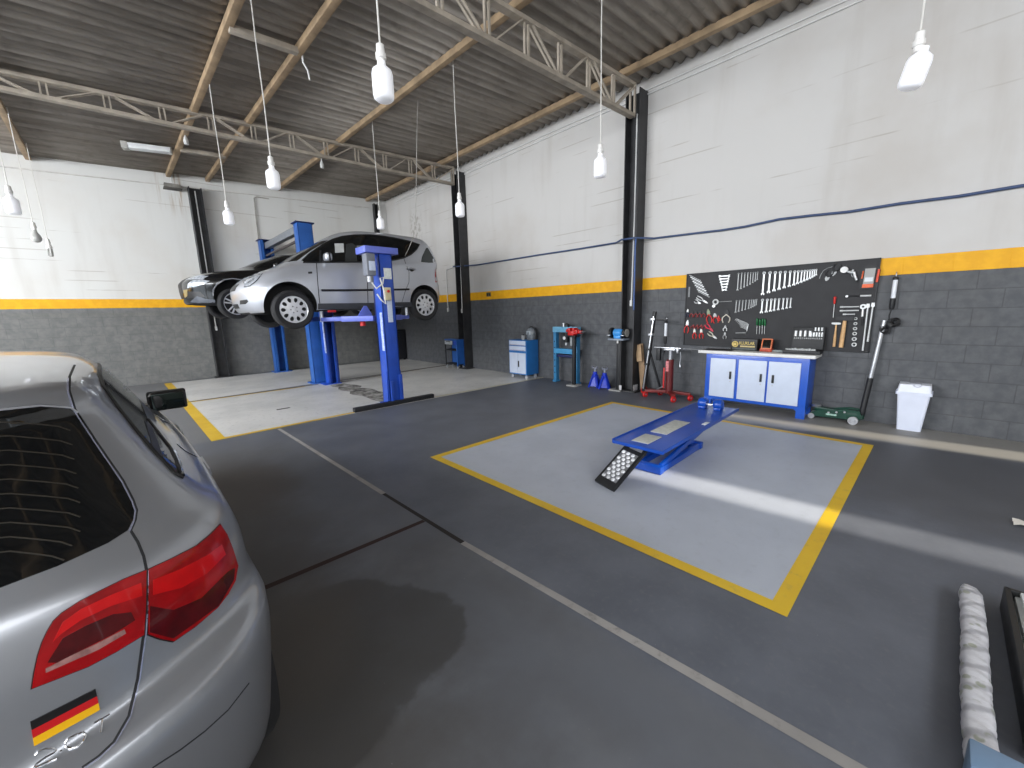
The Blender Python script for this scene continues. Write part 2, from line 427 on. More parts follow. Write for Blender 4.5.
# rot 0: open side faces -y (far wall); +90deg... right wall columns face -x
column('black steel column on the right wall beside the leaning engine crane', (W-.13, 3.83, 0), -PI/2, 4.93, splash=True)
column('black steel column on the right wall behind the blue tool trolley', (W-.13, 8.77, 0), -PI/2, 4.93)
column('black steel column on the far wall above the black car', (1.63, D-.13, 0), 0, 4.62)
column('slim black steel column in the far corner behind the silver raised car', (6.26, D-.08, 0), 0, 4.97, .10, .14)

def pipe(pts, r, m, name, label, cat, group=None):
    o = MB().tube(pts, r, 8).build(name, m, smooth=60); tag(o, label, cat, group); return o
for k, z in enumerate((4.97, 4.9)):
    pipe([(W-.02, y, z+.006*math.sin(y*1.3+k)) for y in [i*.6-4.6 for i in range(29)]], .011, MPVC, 'electrical_conduit',
         ('upper' if k == 0 else 'lower')+' thin white cable running along the top of the right wall', 'cable', 'cables along the wall top')
pipe([(x, D-.02, 4.42+.043*x+.16) for x in [i*.7-6.5 for i in range(19)]], .012, mat('pale_cable', (206, 203, 198), .6), 'electrical_conduit', 'pale cable along the top of the far wall', 'cable')
pipe([(3.25, D-.03, 4.66), (2.97, D-.03, 4.66), (2.90, D-.03, 4.62), (2.885, D-.03, 4.2), (2.875, D-.03, 3.4), (2.87, D-.03, 1.2)], .014, mat('grey_cable', (168, 164, 158), .6), 'electrical_conduit', 'grey conduit dropping down the far wall behind the blue lift posts', 'cable')
BLUEH = mat('dark_blue_hose', (58, 76, 112), .45)
hp = [(6.40, 8.98, 2.68)]+[(W-.03, WX(*q).y, WX(*q).z) for q in ((478, 265), (540, 255), (580, 249), (617, 243))]+[(6.37, 3.96, 2.655), (6.37, 3.69, 2.65)]
hp += [(W-.03, WX(*q).y, WX(*q).z) for q in ((655, 238.5), (700, 233), (722, 230.5), (745, 227), (780, 219.5), (810, 216), (850, 212), (900, 204), (960, 196.5), (1023, 186), (1090, 176))]+[(W-.03, -1.6, 2.60), (W-.03, -3.2, 2.56), (W-.03, -4.95, 2.6)]
pipe(hp, .016, BLUEH, 'air_hose', 'dark blue air pipe running along the white right wall', 'hose')
pipe([(6.38, 3.69, 2.65), (6.365, 3.69, 2.5), (6.365, 3.69, 2.0), (6.37, 3.69, 1.46)], .014, mat('blue_pipe', (52, 84, 140), .4), 'air_pipe', 'blue air pipe dropping down the nearer column', 'hose')
def drop(pts, label, end):
    t = thing('conduit_drop', label, 'conduit', pts[0], group='conduits down the columns'); o = Vector(pts[0])
    MB().tube([Vector(p)-o for p in pts], .013, 8).build('conduit', MPVC, t)
    e = Vector(pts[-1])-o
    MB().box(e-Vector((0, 0, .04)), (.05, .05, .11), .015).build('socket', MPVC, t)
drop([(W-.16, 3.80, 4.6), (W-.16, 3.80, 3.), (W-.19, 3.80, 1.62)], 'white conduit inside the nearer right-wall column', 0)
drop([(W-.16, 8.77, 4.7), (W-.16, 8.77, 3.), (W-.19, 8.77, 1.58)], 'white conduit inside the farther right-wall column', 0)
drop([(1.63, D-.16, 4.55), (1.63, D-.16, 3.), (1.63, D-.16, 1.3)], 'white conduit inside the far-wall column', 0)
drop([(6.4, 8.96, 2.72), (W-.03, 9.2, 2.72), (W-.03, 9.62, 2.68), (W-.03, 9.65, 2.6), (W-.03, 9.65, 1.62)], 'thin grey air drop beside the rear of the silver raised car', 0)

# junction box and broken batten lamp
b = thing('junction_box', 'rust-stained grey box at the top of the far wall', 'junction box', (1.22, D-.09, 4.6))
MB().box((0, 0, 0), (.3, .16, .1), .01).build('housing', mat('grey_box', (128, 126, 120), .7, var=.3), b)
MB().box((0, -.02, -.06), (.34, .2, .03), .006).build('rim', mat('dark_grey_box', (84, 82, 78), .7), b)
MB().cyl((0, 0, .05), (0, .03, .2), .015).build('spike', MPVC, b)
lp = FL(128, 146, 4.78); lq = FL(171, 151, 4.8)
b = thing('batten_lamp', 'white fluorescent batten fixed beside a purlin under the roof', 'lamp', tuple((lp+lq)/2))
dv = (lq-lp)/2
MB().bar(-dv, dv, .17, .10, (0, 0, 1), .02).build('housing', mat('white_lamp', (226, 228, 228), .4, var=.04), b)
MB().bar(-dv*1.28, -dv*.98, .18, .12, (0, 0, 1), .01).build('end_cap', mat('lamp_end', (176, 174, 168), .6), b)
MB().bar(dv*.9, dv*1.05, .05, .14, (0, 0, 1), .01).build('bracket', MATS['lamp_end'], b)
p = FL(415/1., 1, 4.8)
# torn cable end hanging from a purlin
q = FL(302, 52, 4.9)
pipe([q, q+Vector((.0, 0, -.12)), q+Vector((.05, .0, -.2)), q+Vector((.07, .02, -.3))], .012, MPVC, 'loose_cable', 'short loose white cable end hanging from a purlin', 'cable')
for px, lab in (((186, 141), 'small white ceramic lamp holder hanging under the far purlin'), ((322, 165), 'small white lamp holder under the middle purlin')):
    q = FL(*px, 4.72)
    tag(MB().lathe([(0, 0), (.035, .0), (.04, .06), (.025, .12), (.012, .14), (.008, .26), (0, .26)], q-Vector((0, 0, .06)), (0, 0, 1), 14).build('lamp_holder', MPVC, smooth=50), lab, 'lamp holder')
# outlet on the yellow band
o = WX(489, 294.5, W)
b = thing('wall_socket', 'small dark socket plate on the yellow band', 'socket', (W-.01, o.y, 1.92), 0)
MB().box((0, 0, 0), (.02, .16, .1), .004).build('plate', mat('socket_grey', (120, 110, 80), .6), b)
for s in (-.04, .04): MB().box((-.012, s, 0), (.008, .05, .06), .003).build('outlet', mat('socket_dark', (50, 46, 40), .6), b)

# ---------------------------------------------------------------- hanging bulbs
MCORD = mat('white_cord', (214, 212, 206), .6, var=.05)
MBULB = mat('white_bulb', (240, 241, 245), .35, var=.02, emit=.25)
MSOCK = mat('white_porcelain', (232, 230, 226), .35, var=.03)
MGREY = mat('grey_glass_bulb', (176, 176, 172), .25, var=.1)
def pendant(x, y, z, label, kind='big', tilt=0.):
    top = roof_z(x)+.06
    t = thing('pendant_bulb', label, 'hanging lamp', (x, y, z), group='bulbs hanging on cords')
    L = top-z-.23
    MB().tube([(0, 0, .23), (.004, .003, .23+L*.33), (-.003, .004, .23+L*.66), (0, 0, .23+L)], .006, 6).build('cord', MCORD, t)
    R = Matrix.Rotation(tilt, 4, 'X')
    s = MB().lathe([(0, .245), (.012, .245), (.026, .235), (.027, .19), (.034, .185), (.034, .155), (.026, .15), (.025, .12), (0, .12)], seg=20)
    s.build('socket', MSOCK, t, 40)
    if kind == 'big':
        b = MB().lathe([(0, .14), (.026, .14), (.028, .115), (.045, .1), (.062, .085), (.068, .06), (.068, -.06), (.064, -.082), (.05, -.094), (0, -.098)], seg=28).xf(R)
        b.build('bulb', MBULB, t, 40)
    elif kind == 'cfl':
        b = MB().lathe([(0, .13), (.03, .13), (.045, .10), (.045, .06), (.03, .055), (0, .05)], seg=20)
        b.build('ballast', MSOCK, t, 40)
        g = MB()
        for k in range(4):
            a = k*PI/2+.4
            g.tube([(.03*math.cos(a), .03*math.sin(a), .06), (.03*math.cos(a), .03*math.sin(a), -.07), (.012*math.cos(a), .012*math.sin(a), -.085)], .012, 8)
        g.build('bulb', MGREY, t, 60)
    else:
        b = MB().lathe([(0, .14), (.022, .14), (.026, .10), (.05, .05), (.066, 0), (.06, -.04), (.04, -.065), (0, -.078)], seg=24)
        b.build('bulb', MGREY, t, 50)
    return t
pendant(1.46, 2.74, 3.0, 'large white LED bulb on a cord, nearest to the photographer')
pendant(1.40, 5.29, 3.0, 'white LED bulb on a long cord, hanging above the black raised car')
pendant(1.34, 7.63, 3.0, 'white LED bulb on a cord beside the far-wall column top')
pendant(3.97, 2.75, 3.0, 'white LED bulb on a cord left of the nearer black column')
pendant(3.84, 5.14, 3.0, 'white LED bulb on a cord in front of the farther black column')
pendant(4.07, .32, 3.0, 'tilted white LED bulb on a cord at upper right', 'big', .22)
pendant(3.78, 7.6, 3.2, 'white LED bulb on a cord over the rear of the silver raised car')
pipe([Vector((at(417.5, 90, 1, 6.4).x, 6.4, roof_z(3.8)+.03))]+[at(*q, 1, 6.4) for q in ((417, 130), (416.3, 180), (415.5, 222), (413, 238), (409, 248), (405, 256))], .0055, MATS['grey_cable'], 'hanging_cable', 'thin pale cable hanging from the roof in front of the silver raised car', 'cable')
pendant(-.83, 8.05, 2.93, 'white LED bulb at the left edge of the ceiling cords')
pendant(-.89, 10.34, 2.88, 'grey round bulb on a cord, middle of the three at far left', 'globe')
pendant(-.90, 12.1, 2.87, 'compact fluorescent bulb on a cord, rightmost of the three at far left', 'cfl')
# ================================================================ cars
# a body is lofted through horizontal rings: [yr,zr,br,nr, xr,xs,xf, zsr,zsf, yf,zf,bf,nf]
# yr/zr rear centre, br/nr rear corner depth and squareness, xr/xs/xf half widths rear/middle/front,
# zsr/zsf height along the flank, yf/zf nose centre, bf/nf front corner
def interp_rings(R, sub):
    n = len(R); out = []
    def slope(i, k):
        if i == 0: return R[1][k]-R[0][k]
        if i == n-1: return R[-1][k]-R[-2][k]
        a, b = R[i][k]-R[i-1][k], R[i+1][k]-R[i][k]
        if a*b <= 0: return 0.
        return 2*a*b/(a+b)
    for i in range(n-1):
        for s in range(sub):
            t = s/sub; h00 = 2*t**3-3*t*t+1; h10 = t**3-2*t*t+t; h01 = -2*t**3+3*t*t; h11 = t**3-t*t
            out.append([h00*R[i][k]+h10*slope(i, k)+h01*R[i+1][k]+h11*slope(i+1, k) for k in range(13)])
    out.append(list(R[-1])); return out
def ring_half(r, nq=18, ns=44):
    yr, zr, br, nr, xr, xs, xf, zsr, zsf, yf, zf, bf, nf = r
    pts = []
    sm = lambda t: t*t*(3-2*t)
    for i in range(nq+1):
        p = PI/2*i/nq; x = xr*math.sin(p)**(2/nr) if i else 0.; y = yr+br*(1-max(0., math.cos(p))**(2/nr)); y = yr+br if i == nq else y
        pts.append((x, y, zr+(zsr-zr)*sm(i/nq)))
    ya, yb = yr+br, yf-bf
    for i in range(1, ns):
        t = i/ns; q = 2*(t-.5)
        x = xs+(xf-xr)/2*q+((xr+xf)/2-xs)*q*q
        pts.append((x, ya+(yb-ya)*t, zsr+(zsf-zsr)*t))
    for i in range(nq, -1, -1):
        p = PI/2*i/nq; x = xf*math.sin(p)**(2/nf) if i else 0.; y = yf-bf*(1-max(0., math.cos(p))**(2/nf)); y = yf-bf if i == nq else y
        pts.append((x, y, zf+(zsf-zf)*sm(i/nq)))
    return pts
def ring_body(R, sub=5):
    b = bmesh.new(); rows = []
    for r in interp_rings(R, sub):
        h = ring_half(r); full = h+[(-x, y, z) for x, y, z in h[-2:0:-1]]
        rows.append([b.verts.new(p) for p in full])
    n = len(rows[0])
    for a, c in zip(rows, rows[1:]):
        for i in range(n):
            j = (i+1) % n; b.faces.new((a[i], a[j], c[j], c[i]))
    for row, flip in ((rows[0], True), (rows[-1], False)):
        c = Vector((0, 0, 0))
        for v in row: c += v.co
        cv = b.verts.new(c/n)
        for i in range(n):
            f = (row[i], row[(i+1) % n], cv); b.faces.new(f[::-1] if flip else f)
    bmesh.ops.recalc_face_normals(b, faces=b.faces[:])
    return b
def boolean_cut(me, cutters):
    o = bpy.data.objects.new('t', me); COL.objects.link(o); tmp = [o]
    for c in cutters:
        cm = bpy.data.meshes.new('c'); c.bm.to_mesh(cm); c.bm.free(); co = bpy.data.objects.new('c', cm); COL.objects.link(co); tmp.append(co)
        m = o.modifiers.new('b', 'BOOLEAN'); m.operation = 'DIFFERENCE'; m.solver = 'EXACT'; m.object = co
    dg = bpy.context.evaluated_depsgraph_get(); dg.update()
    r = bpy.data.meshes.new_from_object(o.evaluated_get(dg))
    for t in tmp: bpy.data.objects.remove(t)
    return r
class Car:
    def __init__(s, name, label, R, paint, loc, rot, arches, under):
        s.t = thing(name, label, 'car', loc, rot)
        s.M = Matrix.Translation(Vector(loc)) @ (Matrix.Rotation(rot[2], 4, 'Z') @ Matrix.Rotation(rot[0], 4, 'X')); s.Mi = s.M.inverted()
        b = ring_body(R)
        s.bvh = BVHTree.FromBMesh(b)
        me = bpy.data.meshes.new(name); b.to_mesh(me); b.free()
        cut = []
        for y, z, r in arches:
            for sx in (-1, 1): cut.append(MB().cyl((sx*.52, y, z), (sx*1.1, y, z), r, seg=48))
        me = boolean_cut(me, cut); me.materials.clear(); me.materials.append(paint); me.materials.append(under)
        for p in me.polygons:                       # arch linings and floor pan are dark
            c = p.center; dark = p.normal.z < -.8 and c.z < .3
            for y, z, r in arches:
                d = math.hypot(c.y-y, c.z-z)
                if d < r-.004 and abs(c.x) < .6: dark = True
                if abs(d-r) < .012 and abs(p.normal.x) < .3 and abs(c.x) < .86: dark = True
            p.material_index = 1 if dark else 0
        s.body = link('body', me, s.t, 40)
    def hit(s, q, eye=None, d=None):                # car-local point on the body seen from eye through q, or along d
        if eye is not None: o = s.Mi @ EYE; dr = (s.Mi @ q)-o
        else: dr = Vector(d).normalized(); o = Vector(q)-dr*3
        h = s.bvh.ray_cast(o, dr.normalized())
        if h[0] is None:
            dr = dr.normalized(); best = None            # just past the outline: closest point to the line of sight
            for k in range(260):
                n = s.bvh.find_nearest(o+dr*(.3+k*.05))
                if best is None or n[3] < best[3]: best = n
            return best[0], best[1]
        nn = h[1] if h[1].dot(dr) < 0 else -h[1]
        return h[0], nn
    def px(s, x, y): return s.hit(EYE+ray(x, y)*2, eye=True)
    def patch(s, poly, name, m, parent=None, off=.003, h=None, d=None, mirror=True, depth=.006, smooth=50):
        # lay a sheet with the given outline on the body (outline in picture points, or car-local with a direction d)
        if d is None: p2 = [Vector((a, b)) for a, b in poly]; back = lambda v: s.px(v.x, v.y); h = h or 4.
        else:
            dv = Vector(d).normalized(); ex = dv.orthogonal().normalized() if abs(dv.z) > .9 else Vector((0, 0, 1)).cross(dv).normalized(); ey = dv.cross(ex)
            p2 = [Vector((Vector(q).dot(ex), Vector(q).dot(ey))) for q in poly]
            dist = sum(Vector(q).dot(dv) for q in poly)/len(poly)
            back = lambda v: s.hit(ex*v.x+ey*v.y+dv*dist, d=dv); h = h or .03
        pts = []
        for a, b in zip(p2, p2[1:]+p2[:1]):
            k = max(1, int((b-a).length/h))
            pts += [a+(b-a)*i/k for i in range(k)]
        nb = len(pts)
        def inside(v):
            c = False
            for a, b in zip(pts, pts[1:]+pts[:1]):
                if (a.y > v.y) != (b.y > v.y) and v.x < (b.x-a.x)*(v.y-a.y)/(b.y-a.y)+a.x: c = not c
            return c
        lo = Vector((min(v.x for v in pts), min(v.y for v in pts))); hi = Vector((max(v.x for v in pts), max(v.y for v in pts)))
        g = []
        y = lo.y+h*.5
        while y < hi.y:
            x = lo.x+h*.5
            while x < hi.x:
                v = Vector((x, y))
                if inside(v) and min((v-p).length for p in pts) > h*.45: g.append(v)
                x += h
            y += h
        vs, es, fs, ov, oe, of = delaunay_2d_cdt(pts+g, [(i, (i+1) % nb) for i in range(nb)], [], 1, 1e-6)
        bm = bmesh.new(); top = []; low = []
        for v in vs:
            p, n = back(v); top.append(bm.verts.new(p+n*off)); low.append(p-n*depth)
        for f in fs:
            try: bm.faces.new([top[i] for i in f])
            except ValueError: pass
        edges = [e for e in bm.edges if len(e.link_faces) == 1]; lo_v = {}
        for e in edges:
            for v in e.verts:
                if v not in lo_v: lo_v[v] = None
        idx = {v: i for i, v in enumerate(top)}
        for v in lo_v: lo_v[v] = bm.verts.new(low[idx[v]])
        for e in edges:
            a, b = e.verts; bm.faces.new((a, b, lo_v[b], lo_v[a]))
        loose = [v for v in bm.verts if not v.link_faces]
        bmesh.ops.delete(bm, geom=loose, context='VERTS')
        bmesh.ops.recalc_face_normals(bm, faces=bm.faces[:])
        # outward
        c = sum((f.normal.dot(back_n(s, f.calc_center_median()))*f.calc_area() for f in bm.faces), 0.)
        if c < 0: bmesh.ops.reverse_faces(bm, faces=bm.faces[:])
        return s.emit(bm, name, m, parent, mirror, smooth)
    def emit(s, bm, name, m, parent, mirror, smooth=50):
        parent = parent or s.t; out = []
        me = bpy.data.meshes.new(name); bm.to_mesh(me); me.materials.append(m); out.append(link(name, me, parent, smooth))
        if mirror:
            for v in bm.verts: v.co.x = -v.co.x
            bmesh.ops.reverse_faces(bm, faces=bm.faces[:])
            me = bpy.data.meshes.new(name); bm.to_mesh(me); me.materials.append(m); out.append(link(name, me, parent, smooth))
        bm.free(); return out[0]
    def line(s, pts, name, m, w=.004, off=.0015, parent=None, d=None, mirror=True, rnd=False, step=None):
        # a narrow ribbon on the body
        P = []
        step = step or (4. if d is None else .03)
        for a, b in zip(pts, pts[1:]):
            a, b = Vector(a), Vector(b); k = max(1, int((b-a).length/step))
            P += [a+(b-a)*i/k for i in range(k)]
        P.append(Vector(pts[-1]))
        H = [s.px(p.x, p.y) if d is None else s.hit(p, d=d) for p in P]
        bm = bmesh.new(); rows = []
        for i, (p, n) in enumerate(H):
            t = (H[min(i+1, len(H)-1)][0]-H[max(i-1, 0)][0]).normalized(); sd = n.cross(t).normalized()*w/2
            rows.append([bm.verts.new(p-sd-n*.002), bm.verts.new(p-sd+n*off), bm.verts.new(p+n*(off+(w*.25 if rnd else 0))), bm.verts.new(p+sd+n*off), bm.verts.new(p+sd-n*.002)])
        for a, b in zip(rows, rows[1:]):
            for k in range(4): bm.faces.new((a[k], a[k+1], b[k+1], b[k]))
        bmesh.ops.recalc_face_normals(bm, faces=bm.faces[:])
        return s.emit(bm, name, m, parent, mirror)
def back_n(car, p):
    n = car.bvh.find_nearest(p); c = n[1]
    return c
MTYRE = mat('tyre_rubber', (34, 34, 36), .8, var=.15)
MRIM = mat('silver_alloy', (214, 215, 218), .35, metal=.35, var=.04)
MRIMD = mat('dark_wheel_gaps', (30, 30, 32), .7)
MUNDER = mat('underbody_black', (28, 28, 30), .8)
MGLASS = mat('dark_car_glass', (13, 15, 17), .06, var=0, spec=.6)
MTRIM = mat('black_trim', (30, 30, 32), .45)
MCHROME = mat('chrome', (212, 214, 218), .14, metal=1., var=0)
MSEAM = mat('panel_gap', (34, 35, 38), .7)
def wheel(parent, x, y, z, side, R=.30, wd=.19, rim=.205, style='holes', turn=0.):
    # axis along x, outer face towards side*x
    b = MB(); h = wd/2
    prof = [(rim-.005, -h*.9), (rim+.02, -h), (R-.03, -h), (R-.008, -h*.78), (R, -h*.55), (R, h*.55), (R-.008, h*.78), (R-.03, h), (rim+.02, h), (rim-.005, h*.9)]
    b.lathe(prof, (0, 0, 0), (side, 0, 0), 44, close=True)
    for k in (-.4, 0, .4): pass
    T = b.build('wheel', MTYRE, parent, 40); T.location = (x, y, z); T.rotation_euler = (0, 0, turn)
    f = h*.86
    MB().cyl((side*(f-.10), 0, 0), (side*(f-.05), 0, 0), rim, seg=36).build('brake_backing', MRIMD, T)
    if style == 'holes':                            # disc wheel with twelve oval openings
        b = MB(); N = 10; sub = 8
        def P(r, a, dz=0.): return Vector((side*(f-.012+dz), r*math.cos(a), r*math.sin(a)))
        prof = lambda r: .018*(1-(r/rim)**2)
        r0, r1 = rim*.52, rim*.87
        for k in range(N):                          # web between oval holes, as a ring sector with a hole
            a0 = 2*PI*k/N; hw = PI/N; inner = []; outer = []
            M_ = 16
            for i in range(M_):
                q = 2*PI*i/M_; rr = (r0+r1)/2+(r1-r0)/2*math.sin(q); aa = a0+hw*.66*math.cos(q)*(.8+.2*(rr/rim))
                inner.append(P(rr, aa, prof(rr)))
                # outer boundary of the sector
                cx, cy = math.cos(q), math.sin(q); m = max(abs(cx), abs(cy)); cx, cy = cx/m, cy/m
                rr = (rim*.48+rim*.94)/2+(rim*.94-rim*.48)/2*cy; aa = a0+hw*cx
                outer.append(P(rr, aa, prof(rr)))
            iv = [b.bm.verts.new(p) for p in inner]; ovv = [b.bm.verts.new(p) for p in outer]; dv = [b.bm.verts.new(p-Vector((side*.03, 0, 0))) for p in inner]
            for i in range(M_):
                j = (i+1) % M_; b.bm.faces.new((iv[i], iv[j], ovv[j], ovv[i])); b.bm.faces.new((iv[i], dv[i], dv[j], iv[j]))
        b.lathe([(0, prof(0)), (rim*.2, prof(0)), (rim*.49, prof(rim*.48))], (side*(f-.012), 0, 0), (side, 0, 0), 36)
        b.lathe([(rim*.93, prof(rim*.94)), (rim*.97, .012), (rim+.004, .012), (rim+.004, -.05), (rim*.93, -.05)], (side*(f-.012), 0, 0), (side, 0, 0), 44)
        b.build('rim', MRIM, T, 30)
        b = MB()
        for k in range(5): b.cyl((side*(f-.0), .05*math.cos(2*PI*k/5), .05*math.sin(2*PI*k/5)), (side*(f+.008), .05*math.cos(2*PI*k/5), .05*math.sin(2*PI*k/5)), .011, seg=10)
        b.build('wheel_bolts', mat('bolt_grey', (130, 131, 134), .4, metal=.5), T)
        MB().lathe([(0, .014), (.022, .012), (.03, 0)], (side*f, 0, 0), (side, 0, 0), 20).build('hub_cap', MRIM, T)
    else:                                           # five pairs of spokes
        b = MB()
        b.lathe([(rim*.9, .0), (rim*.94, .012), (rim+.004, .012), (rim+.004, -.06), (rim*.9, -.06)], (side*(f-.012), 0, 0), (side, 0, 0), 44)
        b.lathe([(0, .016), (rim*.2, .014), (rim*.3, 0), (rim*.3, -.03)], (side*(f-.02), 0, 0), (side, 0, 0), 30)
        for k in range(5):
            for da in (-.17, .17):
                a = 2*PI*k/5+PI/2
                p = Vector((side*(f-.02), rim*.22*math.cos(a+da*1.6), rim*.22*math.sin(a+da*1.6))); q = Vector((side*(f-.014), rim*.93*math.cos(a+da*1.15), rim*.93*math.sin(a+da*1.15)))
                b.bar(p, q, .03, .022, (side, 0, 0), .007)
        b.build('rim', MRIM, T, 40)
        MB().lathe([(0, .014), (.022, .012), (.03, 0)], (side*(f-.004), 0, 0), (side, 0, 0), 20).build('hub_cap', MCHROME, T)
    return T

A3 = [
 [.40, .20, .30, 3.0, .68, .70, .66, .20, .20, 3.95, .20, .40, 3.0],
 [.09, .25, .42, 2.6, .84, .85, .82, .23, .23, 4.20, .22, .60, 2.4],
 [.01, .45, .46, 2.5, .872, .882, .85, .45, .45, 4.28, .45, .75, 2.3],
 [.00, .60, .46, 2.5, .885, .892, .865, .62, .60, 4.285, .60, .75, 2.3],
 [.012, .640, .46, 2.5, .885, .893, .865, .675, .67, 4.265, .655, .75, 2.3],
 [.03, .660, .46, 2.5, .880, .892, .863, .70, .69, 4.25, .67, .75, 2.3],
 [.078, .69, .46, 2.5, .866, .888, .86, .745, .72, 4.22, .70, .72, 2.3],
 [.098, .84, .45, 2.5, .856, .876, .84, .86, .80, 4.10, .77, .68, 2.4],
 [.125, .95, .45, 2.5, .832, .852, .80, .95, .88, 3.80, .86, .6, 2.4],
 [.17, 1.015, .42, 2.6, .785, .805, .75, 1.00, .935, 3.30, .95, .5, 2.5],
 [.29, 1.17, .38, 2.7, .69, .72, .66, 1.15, 1.12, 2.90, 1.13, .5, 2.6],
 [.388, 1.27, .33, 3.0, .62, .65, .60, 1.275, 1.265, 2.55, 1.28, .5, 2.6],
 [.385, 1.285, .33, 3.0, .61, .64, .59, 1.295, 1.285, 2.50, 1.30, .5, 2.6],
 [.405, 1.338, .31, 3.0, .585, .61, .56, 1.33, 1.33, 2.32, 1.345, .5, 2.6],
 [.425, 1.348, .30, 3.0, .572, .597, .55, 1.343, 1.343, 2.28, 1.352, .5, 2.6],
 [.56, 1.362, .30, 2.8, .535, .56, .52, 1.360, 1.365, 2.12, 1.372, .5, 2.6],
 [.80, 1.374, .30, 2.6, .45, .47, .43, 1.374, 1.380, 1.97, 1.386, .45, 2.5],
 [1.10, 1.384, .20, 2.5, .24, .26, .22, 1.386, 1.39, 1.75, 1.391, .25, 2.4],
]
MSILV = mat('silver_metallic_paint', (158, 161, 167), .30, metal=.6, var=0., coat=.6)
MSILV2 = mat('pale_silver_paint', (188, 191, 198), .34, metal=.45, var=.03, scale=3, coat=.7)
MBLKP = mat('black_car_paint', (14, 15, 17), .18, var=0, coat=1.)
ARCH3 = ((.69, .33, .355), (3.33, .33, .355))

# ---------------------------------------------------------------- silver hatchback close to the camera
near = Car('hatchback_car', 'silver hatchback parked in the left foreground, seen from its rear right corner', A3, MSILV, (-.672, .93, 0), (0, 0, .034), ARCH3, MUNDER)
for y in (.69, 3.33):
    for sx in (-1, 1): wheel(near.t, sx*(.775 if y < 1 else .77), y, .316, sx, .316, .205, .225, 'spokes')
NSEAM = [(74.7, 365), (69.5, 377), (69, 390), (74.7, 409), (96.7, 442.5), (123, 480.6), (133, 500), (136.5, 510), (135, 520), (130.5, 530.5), (137.7, 542), (143.5, 556), (146.5, 570), (146, 600), (143.6, 634), (137.7, 678), (129, 716), (114, 742), (98, 757), (82, 768)]
# rear screen
near.patch([(-40, 410), (0, 408.5), (40, 404.5), (70, 406.5), (76.5, 411), (96, 443), (122, 481.5), (132, 500.5), (135, 510), (133, 520), (127.5, 530.5), (108, 543), (58, 566), (0, 588), (-40, 601)], 'rear_screen', MGLASS, h=5., mirror=True, off=.0015)
hl = mat('defroster_line', (50, 45, 37), .5, var=0)
for i in range(10):
    y0 = 424+i*14.4; x1 = 70+min(10, i*2)-max(0, i-7)*8
    near.line([(-30, y0-1+i*.35), (10, y0-2), (x1*.55, y0+.6), (x1-12, y0+3), (x1, y0+7)], 'defroster_wire', hl, .0022, .003, mirror=True, step=8)
near.line([(-40, 411.5), (0, 410), (40, 406), (70, 408), (77, 413)], 'screen_edge', mat('pale_edge', (176, 178, 186), .3, metal=.4), .005, .003)
near.line(NSEAM, 'tailgate_gap', MSEAM, .0055, .001, step=3)
near.line([(x-1.6, y+1.4) for x, y in NSEAM[1:10]], 'tailgate_edge_glint', mat('edge_highlight', (186, 190, 214), .2, metal=.6, var=0), .0028, .0022, step=3)  # pale ribbon: light caught by the gap edge, put into the colour
near.line([(x+1.9, y+.4) for x, y in NSEAM[12:]], 'tailgate_edge_glint', MATS['edge_highlight'], .0024, .002, step=3)  # painted highlight along the lower part of the gap
# tail lamps: red lens on the flank and on the tailgate
MRED = mat('red_lens', (150, 6, 12), .2, var=.25, scale=14, coat=.3, spec=.25)
MDRED = mat('dark_red_lens', (72, 3, 8), .2, var=.3, scale=20, coat=.3, spec=.25)
MLRED = mat('bright_red_lens', (196, 12, 16), .2, var=.15, scale=12, coat=.3, spec=.25)
MPINK = mat('reflector_strip', (168, 122, 118), .25, metal=.3, var=.3, scale=60)
MLEDGE = mat('lamp_edge', (30, 8, 10), .3)
outer = [(148, 569.5), (172, 558.5), (196, 546), (210, 534.5), (219, 525), (226, 535.5), (231.5, 549), (236.7, 566), (234, 581), (227, 594), (217, 607), (195, 626), (173, 641), (160, 638.5), (147.5, 634)]
inner = [(145.5, 570.5), (122, 580), (99.6, 591), (80, 601), (61.5, 613), (53, 621), (47, 631), (42, 642), (38, 654), (34, 672), (31.6, 688), (60, 677), (88, 666), (116, 651), (143, 634.5), (145, 605)]
for pl_, nm in ((outer, 'tail_lamp'), (inner, 'tailgate_lamp')):
    cx = sum(p[0] for p in pl_)/len(pl_); cy = sum(p[1] for p in pl_)/len(pl_)
    e = near.patch([((x-cx)*1.025+cx, (y-cy)*1.025+cy) for x, y in pl_], nm, MLEDGE, h=4., off=.002)
    near.patch(pl_, 'lens', MRED, e, h=3.5, off=.0045)
    if nm == 'tail_lamp':
        near.patch([(149, 606), (172, 610), (200, 598), (226, 572), (233, 568), (232, 580), (217, 606), (172, 638), (148.5, 632)], 'lower_lens', MDRED, e, h=4, off=.0055)
        near.patch([(152, 580), (180, 569), (205, 556), (220, 545), (224, 555), (205, 574), (180, 588), (152, 595)], 'light_chamber', MLRED, e, h=4, off=.0055)
    else:
        near.patch([(47, 662), (62, 638), (84, 626), (112, 614), (130, 612), (134, 620), (112, 634), (80, 650), (56, 662)], 'lower_lens', MDRED, e, h=4, off=.0055)
        near.patch([(62, 622), (80, 609), (110, 595), (140, 583), (141, 596), (110, 606), (80, 620), (60, 634), (52, 642)], 'light_chamber', MLRED, e, h=4, off=.0055)
        near.patch([(45, 668), (70, 655), (95, 643.5), (123, 629), (124.5, 633), (97, 649), (70, 661), (45, 672)], 'reflector', MPINK, e, h=4, off=.007)
